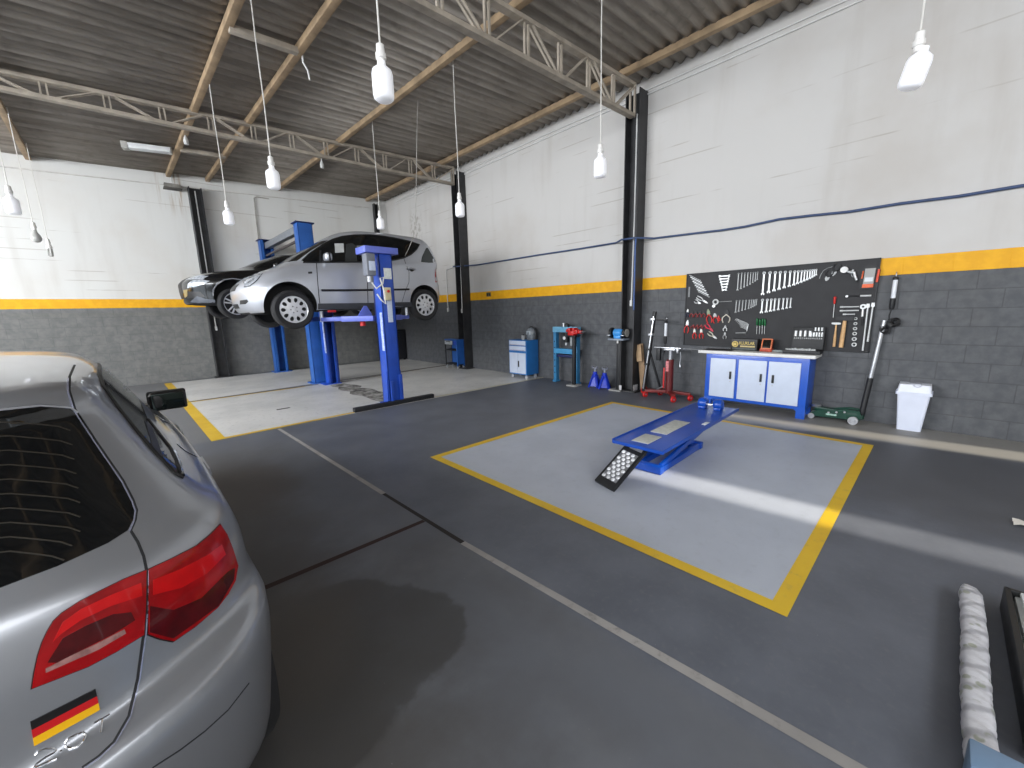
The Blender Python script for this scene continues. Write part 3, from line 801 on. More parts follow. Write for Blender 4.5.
# flag sticker of three bars
def lerp(a, b, t): return (a[0]+(b[0]-a[0])*t, a[1]+(b[1]-a[1])*t)
fa, fb, fc, fd = (30, 721.5), (95, 688.8), (99.6, 709.5), (34, 745.7)
FL3 = [mat('flag_black', (22, 20, 22), .35, var=0), mat('flag_red', (200, 22, 28), .35, var=0), mat('flag_gold', (246, 186, 20), .35, var=0)]
fl = None
for i in range(3):
    a, d_, b_, c_ = lerp(fa, fd, i/3), lerp(fa, fd, (i+1)/3), lerp(fb, fc, i/3), lerp(fb, fc, (i+1)/3)
    o = near.patch([a, lerp(a, b_, .5), b_, c_, lerp(d_, c_, .5), d_], 'flag_sticker' if i == 0 else 'flag_bar', FL3[i], fl, h=6, off=.0028, mirror=False)
    if i == 0: fl = o
# chrome engine badge
def badge(strokes):
    root = None
    for k, st in enumerate(strokes):
        o = near.line(st, 'badge' if root is None else 'badge_stroke', MCHROME, .0032, .003, root, mirror=False, rnd=True, step=2)
        root = root or o
badge([[(35, 755), (38, 751), (45, 748.5), (53, 748), (56.5, 750), (54, 753), (45, 758), (36, 764.5), (34, 768), (46, 763), (57, 759)],
       [(60, 751.5), (62, 750.5)], [(66, 747), (65, 742), (68, 738), (76, 734), (83, 732.5), (85.5, 735), (84, 741), (78, 746.5), (70, 749.5), (66, 747)],
       [(94, 722.5), (102, 719), (109.5, 714.5)], [(102, 719), (101.5, 726), (101, 733)]])
# bumper ledge and thin bumper gap
near.line([(249, 683), (228, 710), (205, 731), (180, 750), (152, 768)], 'bumper_gap', MSEAM, .003, .001)
# side glazing along the flank (dark, with pillar trims), door gaps, handles
SD = (-1, 0, 0)
def sy(*p): return [(1.2, y, z) for y, z in p]
near.patch([(100, 363), (112, 372), (124, 384), (134, 394), (141, 404), (147, 418), (147, 424), (157, 454), (140, 434), (120, 409), (104, 387), (100, 374)], 'side_window', MGLASS, h=3.5, off=.0015)
near.patch([(148, 425), (158, 434.5), (170, 450), (175, 461), (180, 476), (175, 473.5), (166, 463), (158.5, 455)], 'quarter_window', mat('glass_reflection_pale', (70, 72, 72), .05, var=0, spec=.9), h=3., off=.0015)  # paler than the side window: a reflection put into the glass colour
near.line([(147.5, 420), (158, 433.5), (170.5, 449.5), (176, 461), (181, 477.5), (174.5, 474), (165, 463.5), (156.5, 455), (139, 435), (119, 410), (103, 387.5), (99, 375), (99, 364)], 'window_trim', MTRIM, .012, .004, rnd=True, step=3)
near.line([(147.5, 424), (152.5, 438), (158, 455)], 'pillar_trim', MTRIM, .03, .003)
near.line([(173, 452), (178, 463), (181.5, 476)], 'chrome_trim', MCHROME, .012, .006, rnd=True)
near.line(sy((1.92, .28), (1.9, .7), (1.9, 1.0), (1.95, 1.28)), 'door_gap', MSEAM, .006, d=SD)
near.line(sy((1.05, .45), (1.0, .8), (1.05, 1.02)), 'door_gap', MSEAM, .006, d=SD)
near.line(sy((2.95, .3), (3.0, .6), (2.98, .93)), 'door_gap', MSEAM, .006, d=SD)
for y in (1.25, 2.1):
    near.patch(sy((y-.1, .83), (y+.1, .835), (y+.1, .865), (y-.1, .86)), 'door_handle', MSILV, d=SD, off=.014, depth=.004)
# screen, rear plate recess, grille, lamps: the sides turned away
FD, RD = (0, -1, 0), (0, 1, 0)
near.patch([(-.56, 5, 1.0), (.56, 5, 1.0), (.46, 5, 1.26), (-.46, 5, 1.26)], 'windscreen', MGLASS, d=FD, off=.002, mirror=False)
near.patch([(-.26, -1, .73), (.2, -1, .73), (.2, -1, .85), (-.26, -1, .85)], 'plate_recess', MTRIM, d=RD, off=.001, mirror=False)
near.patch([(-.26, -1, .47), (.26, -1, .47), (.26, -1, .57), (-.26, -1, .57)], 'number_plate', mat('plate_grey', (196, 198, 196), .4), d=RD, off=.006, mirror=False)
def front_end(c, glassm):
    c.patch([(.36, 5, .70), (.74, 5, .69), (.76, 5, .76), (.50, 5, .80), (.36, 5, .76)], 'headlamp', glassm, d=FD, off=.003)
    c.patch([(-.25, 5, .33), (.25, 5, .33), (.31, 5, .70), (.25, 5, .77), (-.25, 5, .77), (-.31, 5, .70)], 'grille', MTRIM, d=FD, off=.003, mirror=False)
    c.patch([(.38, 5, .32), (.74, 5, .34), (.7, 5, .45), (.4, 5, .47)], 'air_intake', MTRIM, d=FD, off=.002)
MHEAD = mat('headlamp_glass', (190, 196, 204), .12, metal=.3, var=.3, scale=18, coat=1.)
front_end(near, MHEAD)
def mirror(car, y, z, x, sx, shell, m_glass):
    b = MB().box((0, 0, 0), (.20, .11, .13), .045, seg=4); b.xf(Matrix.Rotation(sx*.12, 4, 'Z'))
    o = b.build('door_mirror', shell, car.t, 60); o.location = (sx*(x+.11), y, z)
    MB().box((0, -.056, 0), (.165, .006, .10), .002).build('mirror_glass', m_glass, o)
    MB().box((0, .0, .0), (.206, .04, .134), .044, seg=4).build('housing_band', MTRIM, o, 60)
    MB().bar((-sx*.16, .01, -.05), (-sx*.04, .0, -.03), .07, .05, (0, 0, 1), .015).build('mirror_foot', MTRIM, o)
MMIRG = mat('mirror_glass', (40, 48, 46), .05, metal=.8, var=0)
for sx in (-1, 1): mirror(near, 2.62, .965, .775, sx, MTRIM, MMIRG)

# ---------------------------------------------------------------- tall silver compact on the near lift
AC = [
 [.25, .22, .25, 3.0, .66, .70, .62, .22, .22, 3.20, .22, .35, 3.0],
 [-.04, .27, .30, 2.8, .80, .83, .78, .25, .25, 3.36, .24, .45, 2.6],
 [-.10, .45, .32, 2.8, .835, .858, .82, .45, .42, 3.45, .40, .52, 2.5],
 [-.10, .62, .32, 2.8, .84, .862, .825, .62, .60, 3.46, .56, .54, 2.5],
 [-.08, .68, .32, 2.8, .838, .860, .82, .70, .68, 3.44, .64, .54, 2.5],
 [-.07, .90, .32, 2.8, .83, .852, .80, .90, .82, 3.32, .76, .54, 2.5],
 [-.08, 1.02, .26, 3.0, .815, .838, .77, 1.04, .93, 3.10, .88, .54, 2.5],
 [-.075, 1.09, .25, 3.1, .79, .81, .73, 1.11, 1.02, 2.80, 1.00, .52, 2.5],
 [-.045, 1.26, .24, 3.2, .735, .755, .68, 1.27, 1.24, 2.44, 1.22, .48, 2.6],
 [.045, 1.45, .25, 3.2, .67, .70, .63, 1.455, 1.455, 2.06, 1.44, .45, 2.6],
 [.13, 1.54, .26, 3.0, .625, .655, .59, 1.54, 1.55, 1.88, 1.54, .45, 2.6],
 [.30, 1.585, .30, 2.7, .55, .58, .52, 1.585, 1.60, 1.74, 1.60, .40, 2.5],
 [.58, 1.61, .30, 2.6, .41, .43, .39, 1.612, 1.63, 1.57, 1.63, .35, 2.5],
 [.95, 1.625, .1, 2.5, .15, .16, .15, 1.628, 1.64, 1.32, 1.642, .12, 2.4],
]
comp = Car('compact_car', 'tall silver compact car raised on the blue two-post lift', AC, MSILV2, (4.765, 7.92, 1.415), (-.0265, 0, PI/2), ((.42, .31, .335), (2.83, .33, .375)), MUNDER)
for y in (.42, 2.81):
    for sx in (-1, 1): wheel(comp.t, sx*.755, y, .272 if y > 1 else .262, sx, .305, .18, .215, 'holes', .0)
comp.patch([(302, 260), (309, 253.5), (316, 248.5), (324, 243.5), (333, 239), (342, 236.3), (355, 235), (370, 234.8), (385, 236.3), (400, 239), (412, 241.8), (419.5, 244.5), (417, 249), (412, 254), (405, 257.5), (396, 259.8), (380, 261.6), (350, 262), (320, 262.5), (304, 262.5)], 'side_window', MGLASS, h=2., off=.006)
comp.line([(302, 261), (309, 254), (324, 243.7), (333, 239.2), (342, 236.5), (355, 235.2), (370, 235), (385, 236.5), (400, 239.2), (412, 242), (419.5, 244.7), (416.5, 249.5), (411, 254.5), (404, 258), (395, 260), (380, 261.8), (350, 262.2), (303, 262.8)], 'window_seal', MTRIM, .022, .009)
comp.patch([(426, 248), (427.8, 247.8), (432, 255), (436.2, 262.6), (429, 262.8), (421, 262), (421.8, 257)], 'quarter_window', mat('grey_tinted_glass', (58, 62, 62), .1, var=0), h=2.5, off=.002)
comp.line([(320.5, 246.5), (320, 262)], 'window_post', MTRIM, .03, .010)
comp.patch([(334.5, 243.8), (343.5, 243.6), (344, 252.5), (335, 253)], 'seen_through_window', mat('bright_view_through_glass', (196, 198, 196), .2, var=.05), h=2., off=.009, mirror=False)
comp.patch([(346, 244.5), (352, 243.5), (356, 246), (357, 262), (345, 262)], 'seat_behind_glass', mat('dim_seat', (52, 54, 54), .4), h=2., off=.008, mirror=False)
comp.patch([(356.5, 246), (364, 245), (365, 254), (357, 255)], 'seen_through_window', mat('dim_view_through_glass', (104, 108, 108), .2, var=.05), h=2., off=.009, mirror=False)
comp.line([(316.5, 263), (317.5, 280), (319, 297), (320, 305)], 'door_gap', MSEAM, .012, .003)
comp.line([(366.5, 262), (367.5, 285), (368, 304)], 'door_gap', MSEAM, .012, .003)
comp.line([(404, 259), (409, 272), (409, 282), (405, 292), (402, 302)], 'door_gap', MSEAM, .008, .002)
comp.line([(321, 290.3), (345, 290.3), (366, 290), (390, 289.7), (409, 289.3)], 'side_moulding', MTRIM, .035, .012, rnd=True)
comp.patch([(318, 303.5), (345, 303.2), (370, 302.8), (395, 302.2), (411, 302), (412, 306.3), (395, 307.5), (370, 308.3), (345, 308.8), (318, 309)], 'sill_trim', mat('dark_grey_sill', (62, 64, 68), .6), h=2., off=.012)
for cx, cy in ((370, 271.3), (411, 269.8)):
    comp.patch([(cx-5, cy-1), (cx, cy-2.2), (cx+5, cy-.8), (cx+1, cy+2)], 'handle_recess', MTRIM, h=2, off=.003)
    comp.line([(cx-4, cy-.6), (cx, cy-1), (cx+4, cy-.3)], 'door_handle', MSILV2, .02, .03, rnd=True)
comp.patch([(308, 271.8), (312, 271.6), (312.3, 273.6), (308.4, 273.8)], 'side_repeater', MTRIM, h=1, off=.004)
# front: lamps, grille, lower intakes
comp.patch([(247, 276.5), (252.5, 268.5), (258, 267.5), (262, 269), (262, 274), (257, 280.5), (250, 286), (244.5, 287), (244, 282)], 'headlamp', MHEAD, h=2., off=.004)
comp.line([(247, 276.5), (252.5, 268.5), (258, 267.3), (262, 269), (262, 274), (257, 280.5), (250, 286), (244.5, 287), (244, 282), (247, 276.5)], 'headlamp_rim', MSEAM, .012, .006)
comp.line([(249, 277), (254, 271.5), (260, 270.5)], 'lamp_divider', MTRIM, .012, .007)
comp.line([(248, 283), (254, 279.5), (259.5, 274)], 'lamp_divider', MTRIM, .014, .007)
comp.patch([(-.2, 5, .60), (.2, 5, .60), (.24, 5, .70), (-.24, 5, .70)], 'grille', MTRIM, d=FD, off=.004, mirror=False)
comp.patch([(-.2, 5, .33), (.2, 5, .33), (.2, 5, .40), (-.2, 5, .40)], 'air_intake', MTRIM, d=FD, off=.003, mirror=False)
comp.patch([(240, 300.5), (247, 299.5), (248.5, 301.5), (246, 304), (240, 304.5)], 'fog_lamp_slot', MTRIM, h=2., off=.003)
comp.patch([(-.56, 5, 1.05), (.56, 5, 1.05), (.47, 5, 1.42), (-.47, 5, 1.42)], 'windscreen', MGLASS, d=FD, off=.002, mirror=False)
comp.line([(271, 272), (271.5, 268), (283, 256), (300, 247.5)], 'bonnet_gap', MSEAM, .006, .002)
comp.patch([(435.2, 269), (437.2, 268), (438.4, 275), (439, 282), (435.4, 282.5), (434.8, 276)], 'tail_lamp', mat('tail_red', (176, 40, 44), .2, coat=1.), h=1.5, off=.005)
comp.patch([(-.5, -1, 1.1), (.5, -1, 1.1), (.44, -1, 1.42), (-.44, -1, 1.42)], 'rear_screen', MGLASS, d=RD, off=.002, mirror=False)
for sx in (-1, 1):
    mirror(comp, 2.18, 1.10, .70, sx, MSILV2, MMIRG)

# ---------------------------------------------------------------- black hatchback on the far lift
blk = Car('black_hatchback', 'glossy black car raised on the far lift behind the silver compact', A3, MBLKP, (5.17, 11.1, 1.60), (0, 0, PI/2), ((.75, .33, .355), (3.45, .33, .37)), MUNDER)
for y in (.75, 3.46):
    for sx in (-1, 1): wheel(blk.t, sx*.775, y, .205, sx, .316, .205, .235, 'spokes', .12 if y > 2 else 0.)
front_end(blk, MHEAD)
blk.patch([(188, 284), (192, 280.5), (202, 279.5), (210, 281), (203, 284.5), (195, 287), (187.5, 288)], 'headlamp_lens', MHEAD, h=1.5, off=.005)
blk.patch([(183.5, 290), (187.5, 289.5), (187.5, 296), (185, 298)], 'number_plate', mat('plate_tan', (150, 132, 88), .5), h=1.5, off=.005, mirror=False)
blk.patch([(197, 296), (206, 299), (215, 299.5), (215.5, 304), (205, 304), (190, 302)], 'bumper_reflection', mat('bumper_reflection_grey', (92, 96, 104), .25), h=1.5, off=.003)  # grey patch painted on as a reflection in the black bumper
blk.line(sy((3.82, .36), (3.81, .48), (3.73, .61), (3.60, .69), (3.45, .715), (3.29, .69), (3.16, .60), (3.085, .46), (3.07, .36)), 'arch_trim', mat('arch_grey', (120, 122, 128), .3, metal=.4), .02, .004, d=SD)
blk.patch(sy((2.95, .975), (2.2, 1.02), (1.25, 1.055), (1.22, 1.09), (1.28, 1.22), (1.45, 1.285), (2.0, 1.295), (2.35, 1.27), (2.7, 1.14)), 'side_window', MGLASS, d=SD, off=.001)
blk.patch([(-.56, 5, 1.0), (.56, 5, 1.0), (.46, 5, 1.26), (-.46, 5, 1.26)], 'windscreen', MGLASS, d=FD, off=.002, mirror=False)
blk.patch([(-.5, -1, 1.05), (.5, -1, 1.05), (.44, -1, 1.27), (-.44, -1, 1.27)], 'rear_screen', MGLASS, d=RD, off=.002, mirror=False)
for sx in (-1, 1): mirror(blk, 2.62, 1.0, .745, sx, MBLKP, MMIRG)
# ================================================================ two-post lifts
MBL = mat('royal_blue_paint', (34, 76, 178), .38, var=.1, scale=4, coat=.2)
MBL2 = mat('blue_paint_matt', (40, 92, 168), .45, var=.12, scale=4)
MLAV = mat('pale_blue_plate', (104, 118, 206), .4, var=.08)
MDB = mat('dark_blue_paint', (22, 34, 84), .5)  # plain dark blue for carriages, post caps and press brace
MWLAB = mat('white_label', (206, 216, 236), .5, var=.06, scale=40)
MMOT = mat('grey_motor', (120, 124, 134), .45, var=.1)
MDARK = mat('black_steel', (26, 27, 30), .5)
MSTEEL = mat('bright_steel', (196, 198, 202), .3, metal=.8, var=.06)
MREDP = mat('red_paint', (196, 34, 34), .4, var=.1)
def channel(b, x, y, z0, z1, w, d, t, face):
    # C-shaped upright, open towards face (+1 = +y, -1 = -y)
    b.box((x, y-face*(d/2-t/2), (z0+z1)/2), (w, t, z1-z0), .006)
    for s in (-1, 1):
        b.box((x+s*(w/2-t/2), y, (z0+z1)/2), (t, d, z1-z0), .006)
        b.box((x+s*(w/2-.035), y+face*(d/2-t/2), (z0+z1)/2), (.07, t, z1-z0), .004)
def carriage_arms(t, x, y, z, face, pads, m):
    MB().box((x, y+face*.06, z-.02), (.2, .2, .55), .01).build('carriage', MDB, t)
    for px_, py_, pz in pads:
        p = Vector((x+(.1 if px_ > x else -.1), y+face*.18, z-.22)); q = Vector((px_, py_, z-.22))
        a = MB().bar(p, p.lerp(q, .6), .13, .09, (0, 0, 1), .008).build('lift_arm', m, t)
        MB().bar(p.lerp(q, .5), q, .095, .065, (0, 0, 1), .008).build('arm_extension', m, a)
        MB().cyl((q.x, q.y, q.z-.04), (q.x, q.y, pz-.03), .03, seg=14).build('pad_screw', MSTEEL, a)
        MB().cyl((q.x, q.y, pz-.035), (q.x, q.y, pz), .065, seg=18).build('lift_pad', MDARK, a)
LA = thing('two_post_lift', 'bright blue two-post car lift holding up the silver compact car', 'car lift', (3.12, 6.3, 0))
A = lambda x, y, z=0.: (x-3.16, y-6.3, z)
b = MB(); channel(b, 0, .03, .02, 2.44, .225, .25, .02, 1); b.box((0, .05, .01), (.30, .34, .02), .004)
for s in (-1, 1): b.prism([(0, 0), (.025, 0), (.012, .55), (0, .55)], (s*.112, -.07, .02), (s, 0, 0), (0, 0, 1), .015)
b.box((.1, -.105, .25), (.06, .03, .5), .008).box((-.06, -.105, .2), (.05, .025, .4), .008)
b.build('post', MBL, LA)
MB().box((-.07, .03, 2.49), (.55, .36, .10), .01).build('top_plate', MLAV, LA)
o = MB().box((-.27, -.08, 2.26), (.15, .17, .34), .03).build('power_unit', MMOT, LA)
MB().cyl((-.27, -.08, 2.10), (-.27, -.08, 2.0), .05, seg=16).build('pump', mat('pump_grey', (150, 152, 156), .4, metal=.4), o)
MB().box((-.26, -.167, 2.24), (.1, .006, .14), .002).build('motor_label', MWLAB, o)
o = MB().box((-.03, -.13, 1.82), (.1, .08, .2), .012).build('switch_box', mat('cream_switch_box', (206, 196, 160), .5), LA)
MB().cyl((-.03, -.17, 1.86), (-.03, -.185, 1.86), .022, seg=14).build('push_button', MREDP, o)
MB().box((.02, -.099, 2.14), (.13, .006, .17), .001).build('warning_label', mat('label_pale', (226, 230, 226), .5, var=.1, scale=40), LA)
MB().box((.01, -.099, 1.58), (.085, .006, .42), .001).build('long_label', MWLAB, LA)
MB().box((-.1155, -.02, 1.22), (.006, .08, .62), .001).build('side_sign', mat('side_sign_white', (176, 190, 230), .5, var=.25, scale=22), LA)
MB().tube([(-.26, -.10, 2.0), (-.21, -.14, 1.9), (-.1, -.15, 1.98), (-.08, -.15, 2.08), (-.14, -.15, 2.06), (-.09, -.15, 1.86), (-.08, -.15, 1.66), (-.14, -.14, 1.72), (-.2, -.12, 1.82)], .012, 8).build('hydraulic_hose', MPVC, LA)
MB().box((-.02, -.12, .035), (1.44, .09, .07), .008).build('floor_bar', MDARK, LA)
b = MB(); channel(b, 0.07, 3.03, .02, 2.42, .24, .24, .02, -1); b.box((.02, 3.03, .01), (.36, .36, .02), .004)
b.bar((-.03, 2.9, 0.02), (-.03, 2.9, 1.15), .02, .03, (0, 1, 0)); b.bar((.12, 2.89, .02), (.12, 2.89, 1.2), .03, .03, (0, 1, 0))
b.build('post', MBL, LA)
MB().bar((-.06, 2.89, .7), (-.06, 2.89, 2.1), .02, .05, (0, 1, 0), .004).build('side_sign', MATS['side_sign_white'], LA)
carriage_arms(LA, 0, .07, 1.66, 1, ((-.72, .93, 1.665), (.86, .9, 1.69)), MLAV)
carriage_arms(LA, .04, 3.0, 1.66, -1, ((-.72, 2.2, 1.665), (.86, 2.2, 1.69)), MBL)
q = at(367, 304, 1, 6.75)-Vector((3.16, 6.3, 0))
MB().prism([(-.16, 0), (.1, 0), (.1, .06), (.02, .19), (-.02, .19)], (q.x, q.y, 1.46), (1, 0, 0), (0, 0, 1), .02).build('arm_gusset', MLAV, LA)
q = at(365, 321, 1, 6.75)-Vector((3.16, 6.3, 0))
o = MB().cyl((q.x, q.y, q.z-.08), (q.x, q.y, q.z+.08), .045, seg=18).build('release_handle', MREDP, LA)
MB().cyl((q.x, q.y, q.z+.08), (q.x, q.y, 1.44), .012, seg=8).build('handle_rod', MDARK, o)
q = at(333, 311.2, 1, 7.0)-Vector((3.16, 6.3, 0))
MB().box((q.x, q.y-.06, q.z), (.13, .02, .035), .006).build('red_marker', MREDP, LA)

LB = thing('gantry_lift', 'darker blue two-post lift with overhead beam, holding up the black car', 'car lift', (3.0, 9.72, 0))
for y, fc, hgt in ((0, 1, 3.46), (2.92, -1, 3.50)):
    b = MB(); channel(b, (.04 if y == 0 else -.03), y, .02, hgt, .30, .28, .02, fc); b.box(((.04 if y == 0 else -.03), y, .01), (.44, .42, .02), .004)
    b.build('post', MBL2, LB)
    b = MB(); b.box((.04 if y == 0 else -.03, y, hgt+.012), (.38, .34, .024), .004); b.build('top_cap', MDB, LB)
b = MB(); b.box((-.02, 1.46, 3.36), (.13, 2.66, .15), .006); b.build('overhead_beam', mat('grey_beam', (122, 126, 132), .45), LB)
MB().cyl((-.06, .1, 3.12), (-.06, 2.82, 3.12), .03, seg=14).build('safety_bar', mat('dark_bar', (74, 68, 66), .5), LB)
carriage_arms(LB, .04, .02, 1.86, 1, ((-.62, .75, 1.87), (.75, .75, 1.87)), MBL2)
carriage_arms(LB, -.03, 2.9, 1.86, -1, ((-.62, 2.0, 1.87), (.75, 2.0, 1.87)), MBL2)

# ================================================================ motorcycle lift table
ML = thing('motorcycle_lift', 'blue scissor motorcycle lift table with a sloping tread ramp', 'lift table', (4.04, 1.74, 0), math.radians(1.2))
MDBL = mat('deep_blue_enamel', (12, 70, 168), .32, var=.06, scale=3, coat=.15)
zt = .315
b = MB(); b.box((0, 0, zt-.012), (1.92, .485, .024), .003)
for s in (-1, 1): b.box((0, s*.241, zt-.005), (1.92, .01, .034), .003)
b.box((-.955, 0, zt-.015), (.012, .485, .03), .003).box((.955, 0, zt-.015), (.012, .485, .03), .003)
b.build('platform', MDBL, ML)
MTREAD = mat('pale_grip_plate', (186, 188, 182), .6, var=.1, scale=30, bump=.4)
for x, l, w_ in ((-.74, .26, .16), (-.24, .54, .16)): MB().box((x, .02, zt+.003), (l, w_, .006), .002).build('grip_plate', MTREAD, ML)
MB().box((.1, -.19, zt+.003), (.12, .04, .004), .001).build('maker_label', mat('label_white', (220, 224, 230), .5, var=.1, scale=60), ML)
# wheel clamp: two rounded jaws on the deck
for s in (-1, 1):
    b = MB(); b.lathe([(0, -.045), (.05, -.045), (.062, -.025), (.062, .025), (.05, .045), (0, .045)], (.76, s*.085, zt+.062), (0, s, .15), 24)
    b.box((.76, s*.085, zt+.015), (.11, .08, .03), .01); b.build('wheel_clamp', MDBL, ML, 45)
MB().cyl((.76, -.08, zt+.05), (.76, .08, zt+.05), .014, seg=10).build('clamp_screw', MSTEEL, ML)
# base, scissor arms
b = MB()
for s in (-1, 1): b.box((-.25, s*.11+.02, .035), (.98, .055, .06), .006)
b.box((-.71, .02, .04), (.07, .29, .07), .006).box((.21, .02, .04), (.07, .29, .07), .006)
b.build('base_frame', MDBL, ML)
for s in (-1, 1):
    MB().bar((-.68, s*.11+.02, .06), (.78, s*.11+.02, zt-.05), .05, .03, (0, 1, 0), .004).build('scissor_arm', MDBL, ML)
    MB().bar((.2, s*.07+.02, .06), (-.5, s*.07+.02, zt-.05), .05, .03, (0, 1, 0), .004).build('scissor_arm', MDBL, ML)
MB().cyl((.5, .05, .1), (.05, .05, .2), .035, seg=16).build('hydraulic_cylinder', MDARK, ML)
MB().cyl((.05, .05, .2), (-.12, .05, .24), .018, seg=12).build('piston_rod', MSTEEL, ML)
# ramp, sloping to the floor
tl, tr, bl_, br_ = FL(625, 448, .26), FL(644, 453.5, .26), FL(595, 483, .015), FL(613.5, 489.5, .015)
mi = (Matrix.Translation((4.04, 1.74, 0)) @ Matrix.Rotation(math.radians(1.2), 4, 'Z')).inverted()
tl, tr, bl_, br_ = [mi @ v for v in (tl, tr, bl_, br_)]
tm, bm_ = (tl+tr)/2, (bl_+br_)/2; ax = (tm-bm_); sd = ((tr-tl)+(br_-bl_)).normalized(); sd -= ax.normalized()*sd.dot(ax.normalized()); sd.normalize(); nn = sd.cross(ax).normalized()
if nn.z < 0: nn = -nn
wd = .215
b = MB(); b.bar(bm_, tm, wd, .03, nn, .004)
R = b.build('ramp', MDARK, ML)
b = MB(); b.bar(bm_.lerp(tm, .16)+nn*.017, bm_.lerp(tm, .9)+nn*.017, wd-.05, .005, nn, .001); b.build('ramp_tread', mat('tread_aluminium', (136, 138, 142), .4, metal=.5, var=.1), R)
b = MB()
for i in range(9):
    for j in range(3):
        c = bm_.lerp(tm, .2+i*.082)+nn*.02+sd*((j-1)*.052+(.013 if i % 2 else -.013))
        b.lathe([(0, .008), (.012, .006), (.018, 0)], c, nn, 10)
b.build('tread_studs', mat('tread_stud', (226, 228, 232), .35, metal=.3), R)
for s in (-1, 1): MB().bar(tm+sd*s*.09-nn*.01, tm+sd*s*.09+Vector((.06, 0, .02)), .03, .03, (0, 0, 1), .004).build('ramp_hinge', MDARK, R)
# ================================================================ along the right wall
MTEAL = mat('teal_blue_paint', (52, 122, 168), .4, var=.1, scale=5)
MCABB = mat('blue_cabinet', (34, 108, 178), .4, var=.06)
MPAN = mat('pale_panel', (198, 208, 226), .4, var=.03)
MCAST = mat('grey_castor', (170, 172, 176), .5)
def castors(t, pts, r=.035, m=None):
    for x, y in pts:
        o = MB().cyl((x-.012, y, r), (x+.012, y, r), r, seg=16).build('castor', m or MCAST, t)
        MB().box((x, y, r*2+.0), (.04, .04, r*.9), .006).build('castor_fork', MSTEEL, o)
# blue trolley behind the farther column
T = thing('tool_trolley', 'small blue open tool trolley with a pale drawer beside the farther column', 'trolley', (6.40, 9.11, 0))
b = MB()
for sx in (-1, 1): b.box((sx*.105, -.27, .43), (.03, .03, .72), .004)
b.box((0, -.27, .45), (.21, .012, .66)); b.box((0, 0, .775), (.24, .58, .03), .006); b.box((.105, 0, .45), (.012, .55, .66))
b.build('frame', MBL2, T)
b = MB()
for sx in (-1, 1): b.box((sx*.105, .27, .43), (.025, .025, .72), .004)
b.build('leg_pair', MDARK, T)
for z in (.12, .50): MB().box((0, 0, z), (.22, .55, .035), .006).build('shelf', MDARK, T)
o = MB().box((-.12, .09, .70), (.02, .34, .10), .004).build('drawer', mat('drawer_grey', (176, 180, 182), .45), T)
MB().box((-.135, .09, .73), (.01, .2, .015), .003).build('drawer_pull', MDARK, o)
MB().box((-.12, -.2, .70), (.02, .14, .1), .004).build('side_box', MBL, T)
castors(T, [(sx*.09, sy_) for sx in (-1, 1) for sy_ in (-.25, .25)])
# tall black cabinet in the far corner
T = thing('black_locker', 'low black cabinet by the far wall, behind the near lift post', 'cabinet', (6.24, 12.4, 0))
MB().box((0, 0, .52), (.78, .4, .96), .01).build('carcass', mat('black_cabinet', (24, 25, 30), .45), T)
for s in (-1, 1):
    o = MB().box((s*.19, -.205, .5), (.36, .012, .88), .004).build('door', mat('black_cabinet_door', (30, 32, 38), .4), T)
    MB().box((-s*.03+s*.06, -.22, .55), (.02, .02, .12), .004).build('handle', MSTEEL, o)
for sx in (-1, 1):
    for s in (-1, 1): MB().box((sx*.33, s*.15, .02), (.06, .06, .04), .004).build('foot', MDARK, T)
# blue tool cabinet with pale doors
T = thing('tool_cabinet', 'blue wheeled tool cabinet with two pale drawers and two pale doors', 'cabinet', (6.44, 6.47, 0))
b = MB(); b.box((.0, 0, .475), (.38, .56, .77), .008); b.build('carcass', MCABB, T)
for z, h in ((.795, .10), (.675, .10)):
    o = MB().box((-.195, 0, z), (.016, .51, h), .003).build('drawer', MPAN, T)
    MB().box((-.205, 0, z-h*.4), (.012, .46, .012), .002).build('drawer_pull', mat('pull_rose', (170, 160, 170), .4), o)
for s in (-1, 1):
    o = MB().box((-.195, s*.129, .345), (.016, .252, .46), .003).build('door', MPAN, T)
    if s < 0: MB().box((-.208, -.04, .33), (.014, .03, .14), .004).build('handle', MDARK, o)
castors(T, [(sx*.14, sy_) for sx in (-1, 1) for sy_ in (-.22, .22)], .04)
T = thing('metal_can', 'small grey can standing on the blue tool cabinet', 'can', (6.40, 6.43, .862))
MB().lathe([(0, 0), (.045, 0), (.045, .09), (.04, .095), (0, .095)], seg=18).build('body', mat('can_grey', (150, 152, 152), .4, metal=.3), T)
MB().lathe([(0, .095), (.02, .095), (.02, .12), (0, .12)], seg=12).build('cap', MDARK, T)
T = thing('welding_helmet', 'rounded grey hood with a dark back on the blue tool cabinet', 'helmet', (6.5, 6.29, .862))
b = MB()
b.lathe([(.0, .27), (.05, .262), (.09, .23), (.115, .17), (.12, .1), (.11, .02), (.1, 0), (.0, 0)], seg=24).xf(Matrix.Scale(.75, 4, (1, 0, 0)))
b.build('shell', mat('smoky_grey_shell', (112, 118, 124), .25, var=.3, scale=10), T, 60)
MB().box((-.075, .0, .15), (.02, .12, .08), .006).build('visor', mat('pale_visor', (168, 176, 182), .15), T)
b = MB(); b.tube([(.02, -.12, .01), (.03, -.13, .14), (.02, -.07, .26), (.02, 0, .29), (.02, .07, .26)], .016, 8); b.build('dark_band', MDARK, T)
